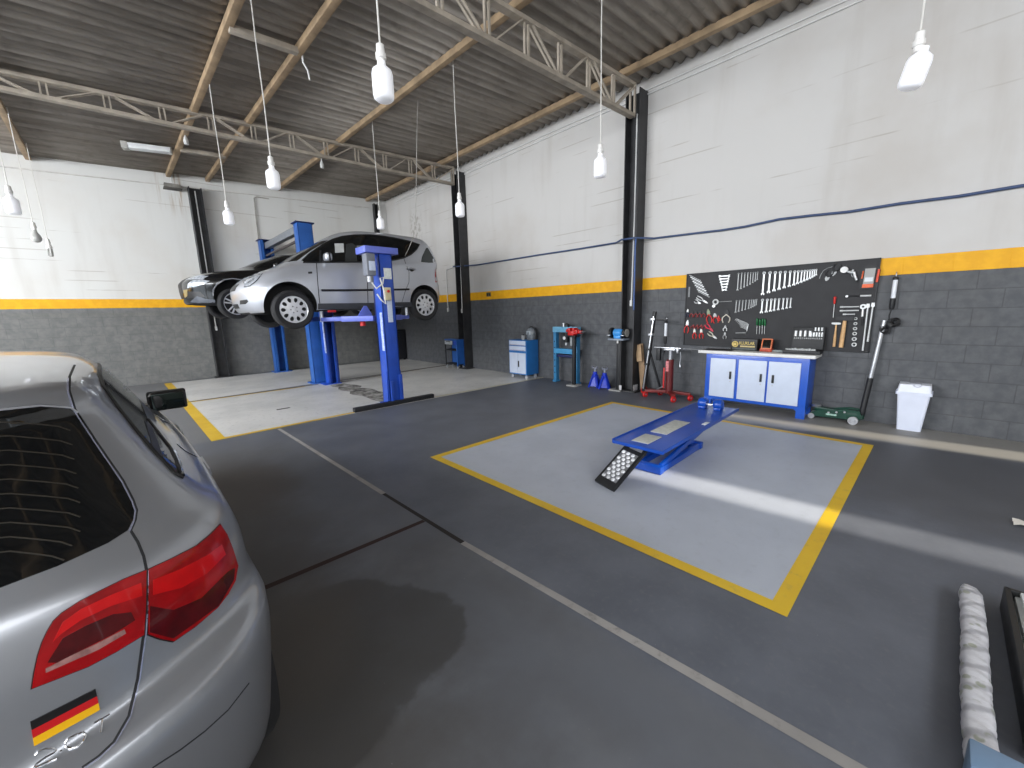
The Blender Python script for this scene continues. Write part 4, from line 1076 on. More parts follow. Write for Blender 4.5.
# hydraulic press
T = thing('hydraulic_press', 'teal blue workshop press with a black ram', 'press', (6.48, 5.26, 0))
for s in (-1, 1):
    b = MB(); b.box((0, s*.275, .56), (.10, .07, 1.08), .005); b.build('post', MTEAL, T)
    MB().box((0, s*.275, .02), (.15, .09, .04), .006).build('foot', MTEAL, T)
    b = MB()
    for k in range(6): b.cyl((-.052, s*.275, .2+k*.13), (-.047, s*.275, .2+k*.13), .014, seg=10)
    b.build('pin_holes', MDARK, T)
MB().box((0, 0, 1.10), (.12, .64, .11), .006).build('top_beam', mat('teal_highlight', (110, 168, 200), .35), T)  # beam paler than the posts, its highlight put into the colour
MB().box((0, 0, .66), (.14, .56, .10), .006).build('press_table', mat('teal_mid', (70, 148, 196), .35), T)
MB().box((0, .0, .56), (.10, .44, .05), .006).build('lower_brace', MDB, T)
o = MB().cyl((0, 0, 1.04), (0, 0, .84), .06, seg=18).build('jack_body', MDARK, T)
MB().cyl((0, 0, .84), (0, 0, .78), .03, seg=14).build('ram', MSTEEL, o)
MB().lathe([(0, 0), (.05, 0), (.045, .05), (.02, .07), (0, .07)], (0, -.01, 1.155), (0, 0, 1), 16).build('top_knob', MDARK, T)
MB().cyl((0, .07, 1.155), (0, .07, 1.23), .03, seg=14).build('gauge', MSTEEL, T)
b = MB().cyl((-.07, 0, .93), (-.075, 0, .93), .035, seg=16); b.build('dial', mat('white_dial', (222, 222, 222), .3), T)
# red vice on a pedestal
T = thing('bench_vice', 'red bench vice on a slim dark pedestal in front of the press', 'vice', (6.29, 4.915, 0))
MB().box((0, 0, .015), (.22, .22, .03), .004).build('base_plate', mat('concrete_grey_plate', (150, 150, 148), .7), T)
MB().box((0, 0, .5), (.06, .06, .96), .006).build('pedestal', MDARK, T)
MB().box((.02, .05, .90), (.012, .12, .22), .004).build('backing_plate', mat('plate_grey2', (160, 164, 166), .5), T)
MB().box((0, .02, .99), (.18, .22, .025), .004).build('mounting_plate', MDARK, T)
b = MB(); b.box((0, .04, 1.045), (.13, .15, .09), .02); b.box((0, .08, 1.115), (.15, .06, .06), .012); b.box((0, .15, 1.09), (.06, .08, .06), .02); b.build('vice_body', MREDP, T, 50)
b = MB(); b.box((0, -.07, 1.07), (.12, .08, .09), .02); b.box((0, -.02, 1.115), (.15, .05, .06), .012); b.box((0, -.14, 1.07), (.07, .1, .06), .02); b.build('moving_jaw', MREDP, T, 50)
MB().cyl((-.08, -.2, 1.07), (.08, -.2, 1.07), .008, seg=10).build('handle_bar', MSTEEL, T)
MB().cyl((0, -.14, 1.07), (0, -.22, 1.07), .016, seg=12).build('screw', MSTEEL, T)
# grinder on a pedestal
T = thing('bench_grinder', 'blue and black bench grinder on a black pedestal beside the nearer column', 'grinder', (6.44, 4.02, 0))
MB().box((0, .0, .012), (.24, .24, .024), .004).build('base_plate', MATS['concrete_grey_plate'], T)
MB().box((0, -.02, .47), (.07, .07, .90), .006).build('pedestal', MDARK, T)
MB().box((0, 0, .945), (.22, .32, .03), .01).build('tray', mat('grey_tray', (140, 150, 164), .45), T)
MB().lathe([(0, -.09), (.055, -.09), (.075, -.07), (.075, .07), (.055, .09), (0, .09)], (0, 0, 1.06), (0, 1, 0), 24).build('motor', mat('sky_blue_motor', (64, 150, 222), .35), T, 40)
MB().box((0, 0, .985), (.12, .14, .05), .01).build('motor_foot', MATS['sky_blue_motor'], T)
for s in (-1, 1):
    o = MB().lathe([(.02, -.025), (.085, -.025), (.095, -.015), (.095, .015), (.085, .025), (.02, .025)], (0, s*.14, 1.06), (0, 1, 0), 24, close=True).build('wheel_guard', MDARK, T, 40)
    MB().cyl((0, s*.165, 1.06), (0, s*.172, 1.06), .07, seg=24).build('grinding_wheel', mat('abrasive_grey', (168, 166, 160), .9), o)
    MB().box((-.10, s*.14, 1.02), (.05, .06, .012), .003).build('tool_rest', MSTEEL, o)
MB().box((-.06, -.02, .90), (.02, .03, .05), .006).build('switch', MPVC, T)
# axle stands
MST = mat('cobalt_paint', (22, 52, 182), .4, var=.1)
def stand(loc, rz, lab):
    T = thing('axle_stand', lab, 'axle stand', loc, rz, 'blue axle stands')
    for k in range(4):
        a = PI/4+k*PI/2
        MB().bar((.115*math.cos(a), .115*math.sin(a), .0), (.028*math.cos(a), .028*math.sin(a), .23), .04, .018, (0, 0, 1), .003).build('leg', MST, T)
    b = MB()
    for k in range(4):
        a = k*PI/2; p = [(.105*math.cos(a+q), .105*math.sin(a+q)) for q in (-PI/4, PI/4)]
        bq = [b.bm.verts.new(v) for v in (p[0]+(.02,), p[1]+(.02,), (p[1][0]*.3, p[1][1]*.3, .21), (p[0][0]*.3, p[0][1]*.3, .21))]; b.bm.faces.new(bq)
    b.build('leg_brace', MST, T)
    MB().cyl((0, 0, .15), (0, 0, .27), .034, seg=14).build('sleeve', MST, T)
    o = MB().box((0, 0, .28), (.024, .03, .10), .003).build('ratchet_post', mat('stand_grey', (120, 124, 138), .5, metal=.3), T)
    b = MB(); b.box((0, 0, .335), (.05, .09, .02), .006); b.box((0, .04, .35), (.05, .015, .03), .004); b.box((0, -.04, .35), (.05, .015, .03), .004); b.build('saddle', MATS['stand_grey'], o)
    T.scale = (1.15, 1.15, 1.12)
stand((6.45, 4.53, 0), .2, 'left one of two cobalt blue axle stands on the floor')
stand((6.43, 4.30, 0), .5, 'right one of two cobalt blue axle stands, next to the grinder pedestal')
# brown board leaning behind the crane post
T = thing('wooden_board', 'narrow tan wooden board leaning beside the nearer column', 'board', (6.52, 3.55, .0))
MB().bar((0, -.02, .0), (.10, .14, .86), .11, .022, (1, 0, 0), .003).build('board', mat('tan_wood', (156, 128, 98), .7, var=.2, scale=6), T)
MB().bar((-.012, .08, .56), (.022, .135, .85), .10, .006, (1, 0, 0), .001).build('cardboard_face', mat('pale_wood', (182, 152, 118), .7, var=.1), T)
# tall black post of a folded crane
T = thing('engine_crane', 'black and chrome engine crane mast leaning slightly, with red wheels', 'crane', (6.35, 3.40, 0))
MB().bar((0, .05, .07), (.02, -.10, 1.43), .05, .05, (0, 1, 0), .004).build('mast', MDARK, T)
MB().bar((-.03, .04, .12), (-.012, -.095, 1.35), .012, .02, (0, 1, 0), .003).build('chrome_strip', MSTEEL, T)
MB().bar((.01, -.09, 1.3), (.01, -.32, 1.29), .03, .03, (0, 0, 1), .004).build('boom', MDARK, T)
MB().bar((.03, -.03, .75), (.13, -.2, .1), .03, .03, (0, 1, 0), .004).build('strut', MDARK, T)
for z in (.55, .8, 1.05, 1.3): MB().box((.0, .055-z*.105, z), (.07, .075, .035), .004).build('bracket', MSTEEL if z > .9 else MDARK, T)
MB().bar((.09, .12, .08), (.10, -.10, .085), .06, .05, (0, 0, 1), .006).build('foot_beam', mat('dark_red_paint', (110, 30, 28), .45, var=.15), T)
for y in (.09,):
    o = MB().lathe([(.02, -.022), (.06, -.022), (.068, -.012), (.068, .012), (.06, .022), (.02, .022)], (.1, y, .068), (.3, 1, 0), 22, close=True).build('wheel', MREDP, T, 40)
    MB().lathe([(0, -.024), (.02, -.024), (.02, .024), (0, .024)], (.1, y, .068), (.3, 1, 0), 14).build('hub', MSTEEL, o)
def worklight(loc, lab, h=.36):
    T = thing('work_light', lab, 'work light', loc)
    MB().lathe([(0, -.13), (.018, -.13), (.024, -.11), (.026, -.02), (.022, 0), (0, 0)], seg=16).build('handle', MDARK, T)
    MB().lathe([(0, 0), (.022, 0), (.022, .21), (.0, .21)], seg=18).build('tube', mat('white_tube', (226, 230, 236), .3, var=0), T)
    MB().lathe([(0, .21), (.026, .21), (.026, .235), (.014, .25), (0, .25)], seg=16).build('cap', MDARK, T)
    MB().tube([(0, 0, .25), (.0, 0, .28), (.012, .0, .30), (.024, 0, .285), (.022, 0, .265)], .004, 6).build('hook', MSTEEL, T)
    return T
t = worklight((6.355, 3.095, 1.03), 'white tube work light hanging from the engine crane boom')
MB().tube([(0, 0, -.13), (.0, .01, -.25), (.0, .03, -.34), (.01, .02, -.5), (.0, .04, -.75), (-.02, .02, -.85)], .006, 6).build('cable', MDARK, t)
# red transmission jack
T = thing('transmission_jack', 'red hydraulic transmission jack with chrome saddle and red castors', 'jack', (6.32, 2.98, 0))
MDR = MATS['dark_red_paint']
for x, y in ((-.09, .37), (-.2, -.17), (.08, -.32), (.18, .24)):
    MB().bar((0, 0, .13), (x, y, .11), .07, .045, (0, 0, 1), .006).build('base_leg', MDR, T)
    o = MB().lathe([(.015, -.02), (.042, -.02), (.05, -.01), (.05, .01), (.042, .02), (.015, .02)], (x, y, .05), (.4, 1, 0), 20, close=True).build('castor', MREDP, T, 40)
    MB().lathe([(0, -.022), (.015, -.022), (.015, .022), (0, .022)], (x, y, .05), (.4, 1, 0), 12).build('hub', MSTEEL, o)
MB().cyl((0, 0, .1), (0, 0, .66), .06, .055, 22).build('cylinder', mat('maroon_cylinder', (96, 30, 32), .35, var=.15), T)
MB().box((-.052, .02, .55), (.02, .05, .17), .004).build('label', mat('red_white_label', (206, 120, 124), .5, var=.3, scale=40), T)
MB().bar((-.02, .085, .18), (-.02, .085, .52), .024, .024, (0, 1, 0), .004).build('side_rod', MREDP, T)
MB().cyl((0, 0, .66), (0, 0, .80), .03, seg=16).build('ram', MSTEEL, T)
b = MB(); b.box((0, 0, .82), (.12, .18, .03), .006); b.box((0, .05, .845), (.05, .46, .016), .004); b.build('saddle', MSTEEL, T)
for s in (-1, 1): MB().box((.0, s*.12, .80), (.05, .03, .07), .005).build('clamp_arm', MDARK if s > 0 else MSTEEL, T)
MB().box((0, .2, .73), (.06, .07, .2), .01).build('tool_holder', MDARK, T)
MB().tube([(0, -.16, .79), (.0, -.17, .7), (.01, -.155, .62), (.0, -.165, .55)], .008, 6).build('chain', MSTEEL, T)
MB().bar((0, .1, .2), (.06, .28, .1), .02, .02, (0, 0, 1), .003).build('pedal', MSTEEL, T)
MB().tube([(0, -.05, .845), (.04, -.3, .84), (.06, -.42, .83), (.06, -.5, .83)], .008, 6).build('lever', MSTEEL, T)

# ================================================================ workbench
BX = 6.26
yl = WX(705, 405, BX).y; 
wl_, wr_ = WX(698.5, 350.5, BX-.03), WX(815.5, 358.5, BX-.03)
bl, br = WX(706, 365, BX).y, WX(808, 380, BX).y          # carcass ends along y
ztop = .845; bd = W-.02-BX
T = thing('workbench', 'blue workbench with three pale cupboard doors under the tool board', 'workbench', (BX, (bl+br)/2, 0))
cy = (bl+br)/2; hw = (bl-br)/2
MBEN = mat('bench_blue', (22, 84, 190), .35, var=.05, coat=.2)
b = MB()
b.box((bd/2, 0, .46), (bd, hw*2, .68), .004)
for s in (-1, 1):
    b.prism([(0, 0), (.10, 0), (.10, .10), (.15, .14), (0, .14)], (-.0015, s*(hw+.0015), 0), (0, -s, 0), (0, 0, 1), .05 if s < 0 else -.05)
    b.box((bd-.03, s*(hw-.05), .07), (.05, .1, .14))
    b.box((.03, s*(hw-.05), .07), (.05, .1, .14))
b.build('carcass', MBEN, T)
rows = [((710, 358), (734.5, 400)), ((738, 360), (765.5, 405)), ((768, 362), (799.5, 409))]
for k, (p, q) in enumerate(rows):
    ya, yb = WX(p[0], 380, BX).y-cy, WX(q[0], 385, BX).y-cy
    zb, zt_ = .165, .735
    o = MB().box((-.008, (ya+yb)/2, (zb+zt_)/2), (.02, abs(ya-yb), zt_-zb), .003).build('door', MPAN, T)
    hy = yb+.06 if k < 2 else ya-.06
    MB().box((-.022, hy, .50), (.014, .028, .11), .005).build('handle', MDARK, o)
    MB().cyl((-.02, hy, .41), (-.026, hy, .41), .008, seg=10).build('lock', MSTEEL, o)
TW = thing('worktop', 'thin white worktop slab on the blue workbench', 'worktop', (BX, cy, 0))
ya, yb = wl_.y-cy, wr_.y-cy
MB().box(((bd-.03)/2-.015, (ya+yb)/2, .822), (bd+.02, abs(ya-yb), .042), .006).build('slab', mat('white_worktop', (226, 226, 224), .45, var=.05), TW)
MB().box((.16, ya-.23, .8455), (.24, .40, .004), .001).build('mat', mat('dark_bench_mat', (34, 34, 36), .8), TW)
# ================================================================ perforated tool board and its tools
PX = W-.03
def board_material():
    t = NT('black_perforated_board'); p = t.pos(); x, y, z = t.sep(p)
    a = t.math('PINGPONG', y, .0125); b = t.math('PINGPONG', z, .0125)
    d = t.math('SQRT', t.math('ADD', t.math('POWER', a, 2.), t.math('POWER', b, 2.)))
    n = t.noise(p, 5, 4)
    c = t.mix(t.ramp(n, .3, .7), s2l((28, 28, 31)), s2l((37, 37, 40)))
    c = t.mix(t.math('LESS_THAN', d, .003), c, s2l((16, 16, 18)))
    t.set(**{'Base Color': c, 'Roughness': .6}); return t.m
TB = thing('tool_board', 'black perforated board on the wall covered with hand tools', 'tool board', (W-.012, 1.765, 1.447))
pa, pb, pc, pd = WX(686, 273, PX), WX(882, 259, PX), WX(868, 352.5, PX), WX(684, 345, PX)
ymax, ymin = (pa.y+pd.y)/2, (pb.y+pc.y)/2; z1 = (pa.z+pb.z)/2; z0 = (pc.z+pd.z)/2
MB().box((-.004, (ymax+ymin)/2-1.765, (z0+z1)/2-1.447), (.018, ymax-ymin, z1-z0), .002).build('panel', board_material(), TB, smooth=0)
b = MB()
for yy, zz, sy_, sz_ in (((ymax+ymin)/2, z1-.006, ymax-ymin, .012), ((ymax+ymin)/2, z0+.006, ymax-ymin, .012), (ymax-.006, (z0+z1)/2, .012, z1-z0), (ymin+.006, (z0+z1)/2, .012, z1-z0)):
    b.box((-.016, yy-1.765, zz-1.447), (.012, sy_, sz_), .002)
b.build('edge_strip', MDARK, TB)
TX = W-.026
MTOOL = mat('satin_chrome', (206, 208, 208), .34, metal=.35, var=.05)
MTOOLD = mat('dull_steel', (150, 152, 152), .42, metal=.4, var=.08)
MGRIP = mat('red_grip', (206, 40, 34), .4, var=.05)
MGRIPD = mat('dark_red_grip', (128, 32, 34), .45, var=.1)
MPNK = mat('pink_red_grip', (216, 40, 74), .4)
MORG = mat('orange_plastic', (222, 92, 38), .4)
MGRN = mat('green_handle', (18, 96, 52), .35)
MWOOD = mat('hammer_wood', (214, 172, 122), .55, var=.12, scale=20)
def P2(x, y): q = WX(x, y, TX); return q
def flat(parts, name, label, cat, at_, ang=0., group=None, sc=1.):
    # a tool lying flat on the board: parts = [(name, builder(MB, u, v))], u along the board to the viewer's right, v up
    o = thing(name, label, cat, at_, 0, group); return o
def U(T, pts): pass
class Tool:
    # local frame: right (towards -y), up (z) turned by ang in the board plane, out of the board = -x
    def __init__(s, name, label, cat, px, ang=0., group=None, off=0.):
        q = P2(*px); s.t = thing(name, label, cat, (TX-off, q.y, q.z), 0, group); s.a = ang
    def v(s, u, w, d=0.):
        c, n = math.cos(s.a), math.sin(s.a); r = u*c-w*n; z = u*n+w*c
        return Vector((-d, -r, z))
    def poly(s, name, pts, m, d0=0., th=.008, parent=None):
        b = MB(); lo = [b.bm.verts.new(s.v(u, w, d0)) for u, w in pts]; hi = [b.bm.verts.new(s.v(u, w, d0+th)) for u, w in pts]
        b.bm.faces.new(lo); b.bm.faces.new(hi[::-1])
        for i in range(len(pts)):
            j = (i+1) % len(pts); b.bm.faces.new((lo[i], lo[j], hi[j], hi[i]))
        return b.build(name, m, parent or s.t)
    def tube(s, name, pts, r, m, d=.008, parent=None, seg=8, closed=False):
        return MB().tube([s.v(u, w, d) for u, w in pts], r, seg, closed).build(name, m, parent or s.t, 60)
def seg_len(a, b):
    p, q = P2(*a), P2(*b); return math.hypot(q.y-p.y, q.z-p.z), math.atan2(-(p.y-q.y)*-1*-1 if False else (q.z-p.z), -(q.y-p.y))
def along(name, label, cat, a, b, group=None, off=0.):
    # tool whose local +u runs from picture point a to b
    p, q = P2(*a), P2(*b); L = math.hypot(q.y-p.y, q.z-p.z); ang = math.atan2(q.z-p.z, -(q.y-p.y))
    T = Tool(name, label, cat, a, ang, group, off); return T, L
def ringpts(cx, cy, r, a0, a1, n=12): return [(cx+r*math.cos(a0+(a1-a0)*i/n), cy+r*math.sin(a0+(a1-a0)*i/n)) for i in range(n+1)]
def wrench(label, a, b, w_, group, kind='combi', m=None, cat='spanner', name='spanner'):
    T, L = along(name, label, cat, a, b, group); m = m or MTOOL; h = w_
    # shaft with open jaw at b, ring at a
    sh = [(h*.9, -h*.27), (L-h*1.0, -h*.27), (L-h*.8, -h*.55), (L-h*.45, -h*.62), (L, -h*.45), (L-h*.08, -h*.2), (L-h*.5, -h*.18), (L-h*.55, h*.18), (L-h*.08, h*.22), (L-h*.0, h*.5), (L-h*.45, h*.62), (L-h*.8, h*.55), (L-h*1.0, h*.27), (h*.9, h*.27)]
    if kind == 'double':
        sh = [(0, -h*.45), (h*.1, -h*.2), (h*.5, -h*.18), (h*.55, h*.18), (h*.1, h*.22), (0, h*.5), (h*.45, h*.62), (h*.8, h*.55), (h, h*.27)]+sh[::-1][1:-1]+[(h, -h*.27), (h*.8, -h*.55), (h*.45, -h*.62)]
    T.poly('shaft', sh, m, 0, .009)
    if kind != 'double':
        rr = ringpts(h*.5, 0, h*.42, 0, 2*PI, 16)[:-1]
        T.tube('ring', rr, h*.2, m, .006, closed=True)
    return T
ORD = ['first', 'second', 'third', 'fourth', 'fifth', 'sixth', 'seventh', 'eighth', 'ninth', 'tenth', 'eleventh', 'twelfth', 'thirteenth', 'fourteenth', 'fifteenth']
# long row of combination spanners, getting shorter
cx_ = [764.4, 770.3, 775.6, 780.6, 785.6, 790.6, 795, 798.5, 802, 805, 807.8, 810.4, 812.7, 814.7, 816.6]
for i, x in enumerate(cx_):
    t = i/14; y0 = 271.8-2.8*t; y1 = 295.3+(275.5-295.3)*(t**.85)
    wrench('%s spanner from the left in the long upper row, %s' % (ORD[i], 'largest' if i == 0 else 'smallest' if i == 14 else 'chrome combination type'), (x, y0), (x-1.8+1.3*t, y1), .036-.018*t, 'long upper row of spanners')
# second row
for i, x in enumerate([762.8, 767.6, 771.6, 775.3, 779.4, 783.8, 787.6, 791.2]):
    t = i/7
    wrench('%s spanner from the left in the shorter middle row' % ORD[i], (x, 299-1.2*t), (x-1.4+.4*t, 313.4-5.4*t), .032-.012*t, 'shorter middle row of spanners', 'combi')
# slim offset spanners, upper left and middle left
for i, x in enumerate([738.8, 742, 745.2, 748.2, 751, 753.6, 756, 758]):
    t = i/7
    wrench('%s slim ring spanner from the left, upper group of eight' % ORD[i], (x, 272.8-1.*t), (x-1.2+.5*t, 290.6-10.5*t), .021-.006*t, 'eight slim ring spanners, upper group', 'combi', MTOOLD)
for i, x in enumerate([736.8, 739.9, 743.2, 746.4, 749.6, 751.9, 753.8, 755.4, 757]):
    t = i/8
    wrench('%s slim spanner from the left, lower group of nine' % ORD[i], (x, 300.2-1.2*t), (x-1.2+.4*t, 312.8-7.5*t), .02-.005*t, 'nine slim spanners, lower group', 'combi', MTOOLD)
# ladder of double spanners
for i in range(6):
    y = 276+i*2.75; hwid = 5.7-i*.62
    wrench('%s double-ended spanner from the top in the ladder-like stack' % ORD[i], (724.5-hwid, y+.3), (724.5+hwid, y-.3), .026, 'ladder of double-ended spanners', 'double')
# slanting stack at the upper left corner
for i in range(9):
    t = i/8; x = 689.5+t*8.8; y = 276.5+t*16.5
    wrench('%s spanner from the top in the slanting stack at upper left' % ORD[i], (x, y-1.5), (x+11.2, y+4.2), .0135, 'slanting stack of spanners', 'combi', MTOOL if i % 2 else MTOOLD)
def pliers(label, a, b, w_, mg, mh, group=None, cat='pliers', spread=1.):
    # a = jaw tip, b = end of the grips
    T, L = along('pliers', label, cat, a, b, group); s = spread
    T.poly('jaws', [(0, -w_*.08), (L*.18, -w_*.3), (L*.38, -w_*.34), (L*.46, 0), (L*.38, w_*.34), (L*.18, w_*.3), (0, w_*.08)], mh, 0, .012)
    for q in (-1, 1):
        T.tube('grip', [(L*.36, -q*w_*.12), (L*.46, q*w_*.18), (L*.62, q*w_*.5*s), (L*.82, q*w_*.52*s), (L, q*w_*.36*s)], [.006, .007, .009, .009, .007], mg, .01)
    return T
pliers('chrome locking pliers lying slanted above the red pliers, upper one', (708, 303.2), (697.2, 296.8), .04, MTOOL, MTOOL, cat='pliers')
pliers('chrome locking pliers lying slanted above the red pliers, lower one', (701, 303.6), (695, 300.8), .045, MTOOL, MTOOL, cat='pliers')
pliers('small dark-handled pliers at the left edge of the board', (688.2, 309), (687.2, 317), .04, mat('navy_grip', (34, 40, 64), .4), MTOOL)
for i, x in enumerate([692, 696.2, 700.2, 704.2]):
    pliers('%s dull red pliers from the left in the upper pliers row' % ORD[i], (x+.3, 311.2), (x-.6, 317.2), .05, MGRIPD, MDARK, 'dull red pliers, upper row')
for i, (x, lab) in enumerate(((709.5, 'large bright red pliers with a pale tip, left of two'), (716, 'large bright red pliers, right of two'))):
    pliers(lab, (x-1.2, 309+i*4), (x+.4, 323), .075, MGRIP, mat('olive_jaw', (126, 138, 108), .4) if i == 0 else MTOOLD)
pliers('small bright red pliers right of the large red ones', (718.8, 315.5), (719.2, 321), .03, MGRIP, MGRIP)
pliers('red pliers with chrome jaws at the lower left corner of the board', (688, 320), (686.3, 333), .065, MGRIP, MTOOL)
for i, x in enumerate([693, 697, 701, 704.6]):
    pliers('%s dull red pliers from the left in the lower pliers row' % ORD[i], (x+1, 324.5), (x-.6, 328.6), .05, MGRIPD, MGRIPD, 'dull red pliers, lower row')
for i, x in enumerate([694.6, 701.4]):
    pliers('%s red pliers with white jaws in the bottom row' % ('left' if i == 0 else 'right'), (x, 328.5), (x+.2, 338.6), .055, MGRIP, mat('white_jaw', (224, 222, 214), .35))
pliers('pink and red cutters beside the dull red pliers', (713.5, 331.5), (706, 324.5), .05, MPNK, MPNK)
pliers('pale gripping pliers pointing down right, below the pink cutters', (717, 338.8), (708.4, 332.4), .045, mat('pale_grip', (198, 196, 178), .4), MTOOL)
pliers('large circlip pliers with pale grips and black jaws', (727, 309.5), (726, 322.6), .105, mat('ivory_grip', (206, 200, 186), .4), MDARK, spread=1.)
pliers('small chrome pliers under the large circlip pliers', (725.6, 325.2), (725.2, 330.8), .05, MTOOL, MTOOLD)
pliers('smallest chrome pliers at the bottom under the circlip pliers', (725.2, 332.2), (724.8, 338.8), .045, MTOOLD, MTOOLD)
# slim T-handle with chrome head
T, L = along('oil_filter_wrench', 'chrome-headed tool with a long thin rod lying level on the board', 'wrench', (712.5, 302.2), (732, 301.2))
T.tube('rod', [(L*.2, 0), (L, 0)], .006, MTOOLD)
T.tube('head', ringpts(.05, .0, .035, 0, 2*PI, 16)[:-1], .012, MTOOL, .01, closed=True)
T.poly('knob', ringpts(.03, -.06, .022, 0, 2*PI, 14)[:-1], MTOOL, 0, .03)
# allen key fan
for i in range(7):
    t = i/6; x = 736.2+t*5; y = 318.6+t*8.2
    T, L = along('hex_key', '%s hex key from the top in the fan of hex keys' % ORD[i], 'hex key', (x, y), (x+12.8-6.4*t, y+5.4-2.2*t), 'fan of hex keys')
    T.tube('arm', [(0, -.028+.006*i), (.003, -.008), (.012, 0), (L*.85, 0), (L, -.008), (L, -.05+.004*i)], .0042-.0002*i, MTOOL)
T, L = along('steel_bar', 'short steel bar under the fan of hex keys', 'bar', (735.9, 333), (746.2, 332.8)); T.tube('bar', [(0, 0), (L, 0)], .01, MTOOLD)
# green screwdrivers
def driver(label, a, b, mh, group=None, hl_=.45):
    T, L = along('screwdriver', label, 'screwdriver', a, b, group)
    T.tube('handle', [(0, 0), (.006, 0), (.02, 0), (L*hl_*.85, 0), (L*hl_, 0)], [.006, .012, .014, .012, .007], mh, .014, seg=10)
    T.tube('blade', [(L*hl_, 0), (L, 0)], .004, MTOOL, .014)
for i, x in enumerate([757.6, 760.3, 763, 765.4]):
    driver('%s green-handled screwdriver from the left' % ORD[i], (x, 318.2+(.8 if i % 2 else 0)), (x-.7, 334), MGRN, 'green-handled screwdrivers')
driver('long red-handled screwdriver on the right part of the board', (835.2, 296.5), (833.4, 317.5), MGRIP, None, .36)
# dark circlip pliers and hoses at upper right
for i, (p, q) in enumerate((((832.5, 276), (838.5, 264.2)), ((826, 281), (831, 270.5)))):
    pliers('black bent-nose pliers at upper right, %s' % ('near the grease gun' if i == 0 else 'lower and further left'), p, q, .07, MDARK, MTOOLD)
T = Tool('feeler_hose', 'thin curved black rod at upper right of the board', 'rod', (823, 273)); T.tube('rod', [(-.03, -.07), (-.02, -.02), (.005, .03), (.05, .06), (.1, .07)], .005, MTOOLD)
T = Tool('spray_gun', 'white and chrome air spray gun at upper right of the board', 'spray gun', (852, 274))
T.poly('cup', ringpts(-.075, .055, .038, 0, 2*PI, 16)[:-1], mat('white_cup', (228, 228, 226), .35), 0, .06)
T.tube('barrel', [(-.05, .035), (-.01, .02), (.03, .015)], [.014, .016, .014], MTOOL, .03)
T.tube('grip', [(.02, .02), (.035, -.03), (.055, -.08)], [.016, .015, .012], MTOOL, .03)
T.tube('trigger', [(-.005, .01), (.005, -.03), (.02, -.04)], .004, MTOOLD, .03)
T.tube('nozzle', [(.0, .02), (.012, .05)], .01, MTOOL, .03)
T.tube('air_inlet', [(.055, -.08), (.05, -.1)], .008, MDARK, .03)
# tester in an open black case
T = Tool('circuit_tester', 'grey tester with an orange base in a black case, upper right corner', 'tester', (869.5, 277.5))
T.poly('case', [(-.085, -.135), (.085, -.135), (.095, .09), (.04, .14), (-.045, .14), (-.08, .09)], MDARK, 0, .02)
T.poly('body', [(-.05, -.10), (.045, -.10), (.053, .105), (-.043, .105)], mat('tester_grey', (160, 160, 158), .45, var=.05), .02, .03)
T.poly('screen', [(-.04, -.05), (.038, -.05), (.04, .0), (-.036, .0)], mat('tester_screen', (206, 212, 216), .2), .05, .004)
T.poly('base', [(-.054, -.12), (.048, -.12), (.05, -.078), (-.052, -.078)], MORG, .02, .034)
T.tube('orange_probe', [(-.068, -.01), (-.06, .08)], .008, MORG, .03); T.tube('red_probe', [(.074, -.06), (.082, .09)], .012, mat('orange_red', (226, 82, 56), .4), .03)
# torque wrench
T, L = along('torque_wrench', 'black and chrome torque wrench lying level under the tester', 'torque wrench', (845, 296.4), (872, 295.6))
T.tube('tube', [(0, 0), (L*.7, 0)], .008, MDARK, .012); T.tube('grip', [(L*.58, 0), (L*.98, 0)], .014, MTOOL, .014, seg=10)
T.poly('head', ringpts(.02, 0, .014, 0, 2*PI, 14)[:-1], MTOOL, 0, .022)
# level bars
for i, (a, b) in enumerate((((840.2, 307), (859.2, 306.6)), ((840, 310.8), (859, 310.4)), ((843, 314.4), (855.2, 314.2)))):
    T, L = along('extension_bar', '%s of three level extension bars' % ['top', 'middle', 'lowest and shortest'][i], 'extension bar', a, b, 'three extension bars')
    T.tube('bar', [(0, 0), (.03, 0), (.032, 0), (L-.02, 0), (L, 0)], [.013, .013, .009, .009, .008], MTOOL, .012, seg=10)
# ratchet and breaker bars
T, L = along('ratchet', 'short chrome ratchet beside the long breaker bars', 'ratchet', (863.6, 305), (862.4, 316.6))
T.poly('head', ringpts(.02, 0, .032, 0, 2*PI, 18)[:-1], MTOOL, 0, .024); T.tube('handle', [(.04, 0), (L*.6, 0), (L, 0)], [.009, .013, .014], MTOOL, .012, seg=10)
T.poly('selector', ringpts(.02, 0, .012, 0, 2*PI, 12)[:-1], MDARK, .024, .006)
for i, (a, b, lab) in enumerate((((868.3, 304.5), (862.8, 350.5), 'longest chrome breaker bar, reaching nearly to the board bottom'), ((873.4, 303.5), (867.8, 341.5), 'chrome breaker bar at the right edge of the board'))):
    T, L = along('breaker_bar', lab, 'breaker bar', a, b)
    T.tube('bar', [(.02, 0), (L*.6, 0), (L, 0)], [.009, .009, .012], MTOOL, .013, seg=10)
    T.poly('head', [(-.01, -.014), (.035, -.018), (.045, 0), (.035, .018), (-.01, .014)], MTOOL, 0, .026)
T, L = along('black_bar', 'short black bar below the ratchet', 'bar', (863, 318.5), (862, 325)); T.tube('bar', [(0, 0), (L, 0)], .009, MDARK)
